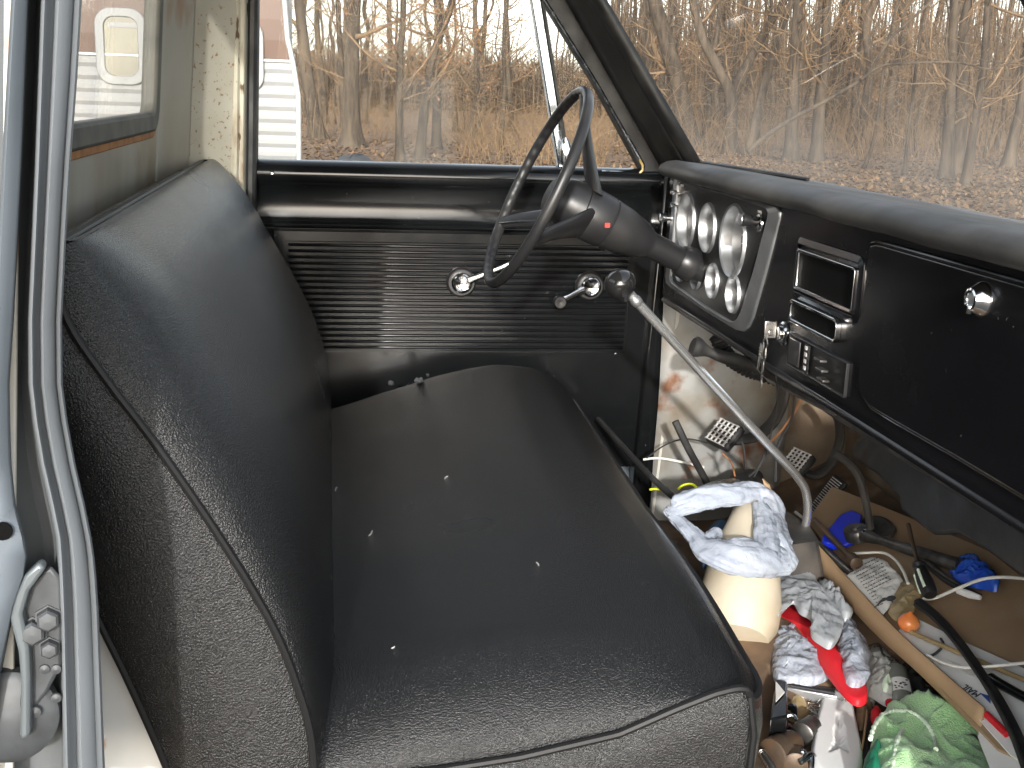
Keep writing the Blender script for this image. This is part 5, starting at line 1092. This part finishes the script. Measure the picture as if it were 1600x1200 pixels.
# cream roll, bag round it
c0_, c1_ = PZ(1172, 790, .93), PZ(1150, 1000, .75); ax = c1_-c0_
b = MB(); n_ = 16
prof = [(0, .0), (.001, .022), (.004, .030), (.05, .042), (.10, .058), (.14, .068), (ax.length-.07, .077), (ax.length-.03, .073), (ax.length, .058), (ax.length+.001, 0)]
b.lathe(c0_, ax, prof, 40); tag(b.build('cream_roll', M['cream'], angle=60), 'stained cream coloured roll standing slanted against the seat front', 'roll')
bagf = lambda h: (lambda x, y: PZ(x, y, h))
def ribbon(pts, w, name, m, seed, amp=.006, parent=None, n=16):
    """crumpled plastic film rolled into a fat loose band"""
    q = [Vector(p) for p in spl(pts, n)]; b = MB(); rows = []; k = 44
    wi = [interp(list(zip([i/(len(w)-1) for i in range(len(w))], w)), j/(len(q)-1)) for j in range(len(q))]
    arc = 0
    for i, p in enumerate(q):
        if i: arc += (q[i]-q[i-1]).length
        t = (q[min(i+1, len(q)-1)]-q[max(i-1, 0)]).normalized(); u = t.cross(Vector((.3, -.5, .8))).normalized(); v = t.cross(u); row = []
        for j in range(k):
            a = 2*math.pi*j/k; c = p+u*(math.cos(a)*wi[i]*.86)+v*(math.sin(a)*wi[i]*.45); nz = 1-2.2*abs(noise.noise(Vector((arc*16+seed, math.cos(a)*2.0, math.sin(a)*2.0)))); n2 = 1-2*abs(noise.noise(Vector((arc*30+seed, math.cos(a)*4.5, math.sin(a)*4.5))))
            row.append(c+(c-p).normalized()*amp*(nz*.7+n2*.4))
        rows.append(row)
    b.grid(rows, closed_u=True); return b.build(name, m, parent, angle=180)
bg = ribbon([PZ(1046, 802, .93), PZ(1062, 790, .95), PZ(1100, 778, .96), PZ(1150, 772, .96), PZ(1185, 770, .955), PZ(1204, 785, .94), PZ(1208, 812, .92), PZ(1218, 850, .90), PZ(1240, 880, .86)], [.010, .022, .026, .024, .024, .026, .028, .030, .014], 'plastic_bag', M['bag_white'], 2)
tag(bg, 'crumpled pale grocery bag with its handle looped round the cream roll', 'bag')
ribbon([PZ(1052, 806, .93), PZ(1068, 822, .92), PZ(1090, 842, .91), PZ(1105, 858, .90), PZ(1140, 868, .90), PZ(1180, 872, .895), PZ(1225, 876, .88)], [.010, .018, .020, .034, .044, .044, .030], 'bag_side', M['bag_white'], 5, parent=bg)
ribbon([PZ(1188, 790, .945), PZ(1196, 812, .93), PZ(1198, 840, .915), PZ(1200, 868, .90)], [.016, .024, .026, .026], 'bag_fold', M['bag_white'], 8, parent=bg)
ribbon([PZ(1100, 852, .905), PZ(1110, 838, .91), PZ(1122, 830, .91), PZ(1122, 842, .905)], [.010, .010, .008, .006], 'bag_knot', M['bag_white'], 12, parent=bg, amp=.003)
o = mound([(1208, 905), (1222, 888), (1250, 880), (1272, 900), (1292, 925), (1312, 958), (1316, 978), (1300, 1004), (1282, 998), (1268, 985), (1268, 962), (1250, 950), (1240, 935), (1224, 948), (1214, 960), (1210, 930)], Z(.80), .012, .007, 'grey_bag', M['bag_grey'], seed=4, ctr=(1268, 930), freq=28); tag(o, 'torn grey plastic bag draped over the red cloth', 'bag')
o = mound([(1203, 968), (1216, 960), (1245, 975), (1262, 1000), (1290, 1035), (1297, 1050), (1270, 1062), (1240, 1058), (1212, 1056), (1205, 1020), (1198, 990)], Z(.745), .020, .010, 'white_bag', M['bag_white'], seed=7, freq=24); tag(o, 'crumpled white plastic bag left of the red cloth beside the seat corner', 'bag')
o = mound([(1310, 952), (1325, 962), (1344, 990), (1358, 1020), (1358, 1050), (1342, 1066), (1322, 1060), (1316, 1030), (1308, 1000), (1305, 970)], Z(.775), .018, .008, 'white_bag', M['bag_white'], seed=11, freq=24); tag(o, 'small crumpled white bag right of the red cloth under the cardboard edge', 'bag')
o = mound([(1211, 960), (1222, 936), (1240, 930), (1262, 945), (1285, 985), (1310, 1010), (1322, 1055), (1348, 1062), (1356, 1085), (1342, 1094), (1322, 1082), (1290, 1042), (1255, 990), (1225, 966)], Z(.762), .016, .004, 'red_cloth', M['red_cloth'], seed=13, ctr=(1285, 1010), freq=14, ridge=False); tag(o, 'bright red cloth wedge lying between the two white bags', 'cloth')
o = mound([(1361, 1110), (1368, 1103), (1376, 1112), (1374, 1122), (1364, 1121)], Z(.72), .008, .002, 'red_scrap', M['red_cloth'], seed=3, rings=6); tag(o, 'little red scrap above the green towel corner', 'scrap')
b = MB(); o_ = [PZ(x, y, FZ+.04) for x, y in ((1231, 1062), (1322, 1078), (1320, 1090), (1229, 1074))]; b.prism(o_, (0, 0, -.03)); ch = b.build('metal_channel', M['brushed'], bevel=.002); tag(ch, 'grey aluminium channel lying below the left white bag', 'metal strip')
b = MB(); b.prism([PZ(x, y, FZ+.043) for x, y in ((1233, 1067), (1321, 1082.5), (1320, 1085.5), (1232, 1070))], (0, 0, -.002)); b.build('groove', M['ink'], ch)
o = flat([(1318, 1052), (1334, 1060), (1322, 1084), (1304, 1078)], Z(FZ+.05), .02, 'metal_bracket', M['brushed'], bevel=.002); tag(o, 'small grey metal bracket between the channel and the red cloth tip', 'bracket')
b = MB(); b.prism([PZ(x, y, FZ+.07) for x, y in ((1208, 1085), (1213, 1061), (1230, 1064), (1231, 1118), (1203, 1124))], (0, 0, -.06)); tag(b.build('black_box', M['paint_black'], bevel=.003), 'corner of a black box beside the seat cushion corner', 'box')
b = MB(); b.prism([PZ(x, y, FZ+.075) for x, y in ((1212, 1064), (1226, 1081), (1212, 1096))], (0, 0, -.002)); tag(b.build('paper_scrap', M['paper'], smooth=False), 'white triangular paper scrap on the black box', 'paper')
# sockets and joints
def socket(p, q, r, h, name, m, label):
    a, c = PZ(*p, h), PZ(*q, h); ax = c-a; L_ = ax.length; b = MB(); b.lathe(a, ax, [(0, r*.85), (.002, r), (L_*.45, r), (L_*.5, r*.84), (L_*.95, r*.84), (L_, r*.78), (L_, r*.5), (L_-.01, r*.5)], 24); o = b.build(name, m); tag(o, label, 'socket'); return o
socket((1252, 1148), (1270, 1132), .020, FZ+.03, 'impact_socket', M['dark_steel'], 'large dark steel socket left of the white plastic scoop')
socket((1212, 1143), (1232, 1136), .011, FZ+.02, 'small_socket', M['chrome_worn'], 'small shiny socket left of the large dark one')
socket((1206, 1180), (1240, 1160), .026, FZ+.025, 'universal_joint', M['rusty_steel'], 'brown steel universal joint below the large dark socket')
socket((1243, 1196), (1238, 1165), .020, FZ+.02, 'short_socket', M['rusty_steel'], 'squat brown socket under the universal joint')
o = rod([PZ(1190, 1175, FZ+.03), PZ(1205, 1195, FZ+.03), PZ(1222, 1225, FZ+.02)], .0055, 'threaded_rod', M['dark_steel']); tag(o, 'threaded black rod at the bottom beside the seat side', 'rod')
b = MB(); q_ = [PZ(1190, 1175, FZ+.03), PZ(1222, 1225, FZ+.02)]
for k in range(16): b.lathe(q_[0].lerp(q_[1], k/16), q_[1]-q_[0], [(0, .0055), (.0015, .007), (.003, .0055)], 10)
b.build('thread', M['steel'], o)
rnd = random.Random(12)
for k, (x, y, x2, y2, w_, lb) in enumerate(((1222, 1122, 1246, 1126, .004, 'bent chrome clip above the small socket'), (1232, 1105, 1242, 1120, .007, 'curved steel hook below the aluminium channel'), (1242, 1180, 1262, 1184, .005, 'chrome bit lying between the socket and the scoop'), (1250, 1192, 1275, 1184, .006, 'bright wrench end at the bottom left of the scoop'), (1262, 1176, 1270, 1200, .004, 'thin steel rod touching the scoop'))):
    a, c = PZ(x, y, FZ+.03), PZ(x2, y2, FZ+.03); o = rod([a, (a+c)/2+Vector((.004, .003, .006)), c], [w_*.7, w_, w_*.6], 'steel_bit', M['chrome_worn'], n=8); tag(o, lb, 'metal piece')
b = MB()
for k in range(160):
    c = PZ(rnd.uniform(1262, 1284), rnd.uniform(1080, 1135), FZ+rnd.uniform(.005, .03)); d_ = Vector((rnd.uniform(-1, 1), rnd.uniform(-1, 1), rnd.uniform(-.5, .5)))*.008; b.tube([c-d_, c+Vector((rnd.uniform(-.003, .003),)*3), c+d_], .0007, 4)
tag(b.build('steel_wool', M['steel']), 'tuft of grey steel wool at the left edge of the white scoop', 'steel wool')
# white plastic scoop with a keyhole hollow
bd = [(1285, 1083), (1296, 1081), (1316, 1081), (1330, 1084), (1338, 1110), (1344, 1140), (1349, 1165), (1347, 1190), (1334, 1215), (1300, 1222), (1278, 1205), (1267, 1180), (1270, 1150), (1276, 1115)]
bp = [Vector(p) for p in spl([PZ(x, y, FZ+.035) for x, y in bd+[bd[0]]], 5)][:-1]; cen = PZ(1310, 1150, FZ+.035)
hol = [(1305, 1116), (1312, 1112), (1318, 1117), (1317, 1128), (1322, 1140), (1323, 1160), (1326, 1174), (1312, 1166), (1296, 1174), (1302, 1158), (1301, 1140), (1306, 1128)]
def inside(x, y, poly):
    c = False; j = len(poly)-1
    for i in range(len(poly)):
        if (poly[i][1] > y) != (poly[j][1] > y) and x < (poly[j][0]-poly[i][0])*(y-poly[i][1])/(poly[j][1]-poly[i][1])+poly[i][0]: c = not c
        j = i
    return c
hp3 = [PZ(x, y, FZ+.035) for x, y in hol]; hpoly = [(p.x, p.y) for p in hp3]
def hdist(x, y):
    return min((Vector((x, y))-Vector(p)).length for p in [(a[0]+(c[0]-a[0])*t, a[1]+(c[1]-a[1])*t) for a, c in zip(hpoly, hpoly[1:]+hpoly[:1]) for t in (0, .33, .66)])
rows = []; 
for i in range(27):
    r_ = i/24 if i <= 24 else 1; row = []
    for p in bp:
        q = cen.lerp(p, r_ + (.02 if i > 24 else 0)); e_ = max(0, (r_-.8)/.2); z = -.012*e_**2.5
        if i > 24: z = -.012-.022*(i-24)/2
        if i <= 24 and inside(q.x, q.y, hpoly): z -= min(.016, hdist(q.x, q.y)*1.6)
        row.append(q+Vector((0, 0, z)))
    rows.append(row)
b = MB(); b.grid(rows, closed_u=True); o = b.build('plastic_scoop', M['white_plastic'], angle=180); tag(o, 'white moulded plastic piece with a grimy keyhole shaped hollow, left of the green towel', 'plastic piece')
b = MB(); b.prism([PZ(x, y, FZ+.0235) for x, y in ((1306, 1119), (1312, 1115), (1317, 1119), (1316, 1130), (1307, 1130))], (0, 0, -.001)); b.build('grime', M['grey_dirt'], o)
# green towel
o = mound([(1356, 1190), (1360, 1160), (1368, 1135), (1382, 1112), (1405, 1106), (1425, 1100), (1450, 1094), (1475, 1098), (1500, 1115), (1522, 1145), (1540, 1170), (1556, 1205), (1560, 1260), (1450, 1280), (1360, 1260)], Z(.735), .028, .026, 'green_towel', M['green_cloth'], seed=21, freq=9, ridge=True, nb=90, rings=20, flatp=2.6, skirt=.05); tag(o, 'light green terry towel heaped at the bottom right with white stitched seams', 'towel')
def on_towel(x, y):
    dg = bpy.context.evaluated_depsgraph_get(); ob = bpy.data.objects['green_towel']; d = PZ(x, y, .7)-EYE; inv = ob.matrix_world.inverted(); ok, loc, nn, fi = ob.ray_cast(inv@EYE, (inv.to_3x3()@d).normalized()); return ob.matrix_world@loc+Vector((0, 0, .001)) if ok else PZ(x, y, .77)
bpy.context.view_layer.update()
for pts in (((1378, 1118), (1395, 1112), (1415, 1112), (1435, 1120), (1450, 1135), (1460, 1155), (1462, 1172)), ((1410, 1140), (1402, 1158), (1398, 1180), (1392, 1210)), ((1378, 1118), (1366, 1135), (1360, 1155))):
    q = [Vector(p) for p in spl([on_towel(x, y) for x, y in pts], 10)]; b = MB(); b.tube(q, [.0032+.0009*math.sin(i*1.9) for i in range(len(q))], 8); b.build('seam', M['thread'], o)
o = mound([(1346, 1215), (1352, 1185), (1362, 1170), (1372, 1158), (1378, 1170), (1372, 1190), (1378, 1225), (1360, 1250)], Z(.745), .03, .006, 'dark_green_cloth', M['green_dark'], seed=22, rings=8, ridge=False, skirt=.05); tag(o, 'dark green cloth tucked under the left side of the light green towel', 'cloth')
# bottle with label
b0, b1 = PZ(1396, 1036, .745), PZ(1411, 1112, .72); bo = empty('plastic_bottle', b1); tag(bo, 'cloudy grey bottle with a small white label lying above the green towel', 'bottle')
ax = b1-b0; b = MB(); L_ = ax.length; b.lathe(b0, ax, [(0, .0), (.0, .008), (.008, .010), (.012, .009), (.018, .016), (.030, .022), (L_, .024), (L_+.03, .024), (L_+.03, 0)], 28); b.build('bottle_body', M['bottle'], bo)
b = MB(); b.lathe(b0-ax.normalized()*.006, ax, [(0, 0), (.001, .009), (.010, .0095), (.012, .009)], 18); b.build('cap', M['rusty_steel'], bo)
tl = PZ(1407, 1083, .748); side_ = ax.cross(Vector((0, 0, 1))).normalized(); axn = ax.normalized(); nup = side_.cross(axn); nup = nup if nup.z > 0 else -nup
b = MB(); rows = []
ctr = b0+axn*(L_*.66)
for t in (-.017, .017): rows.append([ctr+axn*t+(side_*math.sin(a)+nup*math.cos(a))*.0246 for a in [R(-38+76*k/8) for k in range(9)]])
b.grid(rows); lb_ = b.build('label', M['paper'], bo)
b = MB(); rnd = random.Random(2)
for k in range(14):
    t = -.013+.013*2*rnd.random(); a = R(rnd.uniform(-26, 26)); b.box(ctr+axn*t+(side_*math.sin(a)+nup*math.cos(a))*.0249, (.0035, .0035, .0006))
b.build('print', M['ink'], bo, smooth=False)
o = rod([PZ(1388, 1078, .735), PZ(1390, 1100, .73)], .007, 'red_marker', M['red_cloth']); tag(o, 'thin tube with a white tip and red body left of the bottle', 'tube'); rod([PZ(1387, 1070, .736), PZ(1388, 1077, .735)], .0065, 'tip', M['white_plastic'], o)
o = mound([(1345, 1020), (1372, 1010), (1392, 1035), (1400, 1070), (1392, 1095), (1370, 1085), (1355, 1070), (1362, 1050)], Z(.735), .02, .012, 'clear_wrapper', M['clear_plastic'], seed=31, freq=30); tag(o, 'crinkled grey translucent packaging under the cardboard edge beside the bottle', 'packaging')
o = mound([(1418, 1060), (1440, 1065), (1458, 1085), (1462, 1100), (1440, 1105), (1420, 1110)], Z(.715), .01, .007, 'clear_wrapper', M['clear_plastic'], seed=32, freq=30); tag(o, 'crinkled grey packaging between the bottle and the green towel top', 'packaging')
o = rod([PZ(1355, 1110, FZ+.03), PZ(1350, 1150, FZ+.03), PZ(1346, 1172, FZ+.03)], .0018, 'straw', M['cardboard']); tag(o, 'thin tan straw between the white scoop and the green towel', 'straw')
o = rod([PZ(1362, 1120, FZ+.02), PZ(1354, 1160, FZ+.02), PZ(1348, 1190, FZ+.02)], .006, 'black_bar', M['rubber']); tag(o, 'black bar lying beside the white scoop', 'bar')
for k, (pts, h_, am, mk, nm, lb, ct) in enumerate((
    ([(1222, 1088), (1240, 1084), (1262, 1092), (1266, 1110), (1248, 1120), (1230, 1112)], .690, .006, 'wrapper', 'paper_scrap', 'crumpled brown paper scrap on the floor below the aluminium channel', 'paper'),
    ([(1338, 1096), (1352, 1090), (1362, 1098), (1358, 1120), (1346, 1132), (1338, 1118)], .690, .007, 'cardboard_flat', 'cardboard_scrap', 'torn brown cardboard bit between the red cloth tip and the red scrap', 'cardboard'),
    ([(1325, 1048), (1345, 1068), (1360, 1072), (1368, 1092), (1352, 1094), (1338, 1084)], .700, .008, 'clear_plastic', 'film_scrap', 'crinkled clear film beside the tip of the red cloth', 'film'),
    ([(1215, 1000), (1206, 1040), (1210, 1062), (1196, 1050), (1196, 1010)], .72, .010, 'bag_grey', 'grey_film', 'grey film tucked between the left white bag and the seat', 'film'),
    ([(1228, 838), (1216, 858), (1222, 888), (1240, 884), (1252, 866), (1240, 846)], .83, .010, 'bag_grey', 'grey_film', 'grey film wedged between the grocery bag and the cardboard edge', 'film'),
    ([(1290, 905), (1310, 930), (1330, 955), (1318, 962), (1296, 936), (1280, 912)], .80, .012, 'bag_grey', 'grey_film', 'strip of grey film along the underside of the cardboard edge', 'film'),
    ([(1405, 1028), (1425, 1050), (1450, 1078), (1468, 1100), (1452, 1096), (1428, 1072), (1408, 1050)], .735, .010, 'rubber', 'black_film', 'black plastic film in the shadow under the cardboard edge', 'film'),
    ([(1376, 1060), (1386, 1052), (1392, 1062), (1388, 1078), (1378, 1076)], .745, .006, 'thread', 'tissue', 'small pale tissue left of the bottle neck', 'tissue'))):
    o = mound(pts, Z(h_), .012, am, nm, M[mk], seed=60+k, rings=8, freq=30); tag(o, lb, ct)
for k, (pts, h_, r_, mk, lb) in enumerate((
    ([(1272, 1062), (1290, 1074), (1300, 1100), (1288, 1110)], .70, .0018, 'copper_wire', 'thin copper wire curl above the white scoop'),
    ([(1340, 1000), (1352, 1010), (1372, 1006), (1380, 1022), (1396, 1030)], .76, .0020, 'rubber', 'thin black wire right of the small white bag'),
    ([(1225, 1130), (1214, 1150), (1222, 1170), (1240, 1172)], .70, .0022, 'steel', 'thin steel wire hook among the sockets'))):
    o = rod([PZ(x, y, h_) for x, y in pts], r_, 'wire', M[mk], n=6); tag(o, lb, 'wire')
# things further back by the driver's side
o = rod([PZ(1055, 658, 1.0), PZ(1075, 700, .94), PZ(1098, 742, .87), PZ(1108, 762, .84)], .0085, 'black_rod', M['rubber']); tag(o, 'black rubber rod standing up in front of the rusty kick panel', 'rod')
o = rod([PZ(935, 655, .95), PZ(975, 700, .95), PZ(1020, 748, .94), PZ(1062, 785, .93)], .0065, 'trim_strip', M['rubber'], n=8); tag(o, 'long black trim strip along the front edge of the seat', 'strip')
mound([(1052, 778), (1100, 758), (1145, 748), (1160, 760), (1140, 775), (1090, 785)], Z(.86), .01, .006, 'foil_scrap', M['foil'], seed=41, rings=8, freq=30); tag(bpy.data.objects['foil_scrap'], 'crinkled silver foil behind the grocery bag', 'foil')
o = rod([PZ(1015, 765, .92), PZ(1026, 764, .92), PZ(1038, 768, .91)], .0022, 'yellow_wire', M['yellow_wire']); tag(o, 'tiny end of yellow wire at the seat edge', 'wire')
o = rod([PZ(1060, 764, .91), PZ(1068, 758, .92), PZ(1082, 757, .92), PZ(1094, 768, .90)], .0026, 'yellow_wire', M['yellow_wire']); tag(o, 'bright yellow wire arched over the foil', 'wire')
o = mound([(1095, 850), (1112, 820), (1130, 812), (1140, 830), (1122, 860), (1100, 880)], Z(.84), .01, .004, 'blue_rag', mat('denim', (.04, .10, .18), .9), seed=44, rings=8, ridge=False); tag(o, 'scrap of blue rag glimpsed inside the bag loop', 'rag')
o = mound([(1130, 760), (1150, 738), (1185, 735), (1195, 760), (1170, 775)], Z(.85), .02, .004, 'dark_boot', M['rubber'], seed=46, rings=8, ridge=False); tag(o, 'black rubber lump left of the shifter boot', 'rubber piece')
# lint and threads on the seat

for k, (x, y, dx, dy) in enumerate(((576, 838, 6, -8), (527, 762, -3, 6), (612, 1014, 5, -3), (838, 880, 4, 5), (700, 745, -5, 4))):
    a = PZ(x, y, 1.0); 
    dgx = bpy.context.evaluated_depsgraph_get(); hit = []
    for px_, py_ in ((x, y), (x+dx*.6, y+dy*.3), (x+dx, y+dy)):
        d = (PZ(px_, py_, .9)-EYE).normalized(); ok, loc, nn, fi, ob_, mm_ = S.ray_cast(dgx, EYE, d); hit.append(loc+nn*.0012 if ok else PZ(px_, py_, 1.0))
    o = rod(hit, .0005, 'lint_thread', M['paper'], n=5); tag(o, 'tiny pale lint thread lying on the black seat vinyl', 'lint', 'lint threads on the seat')
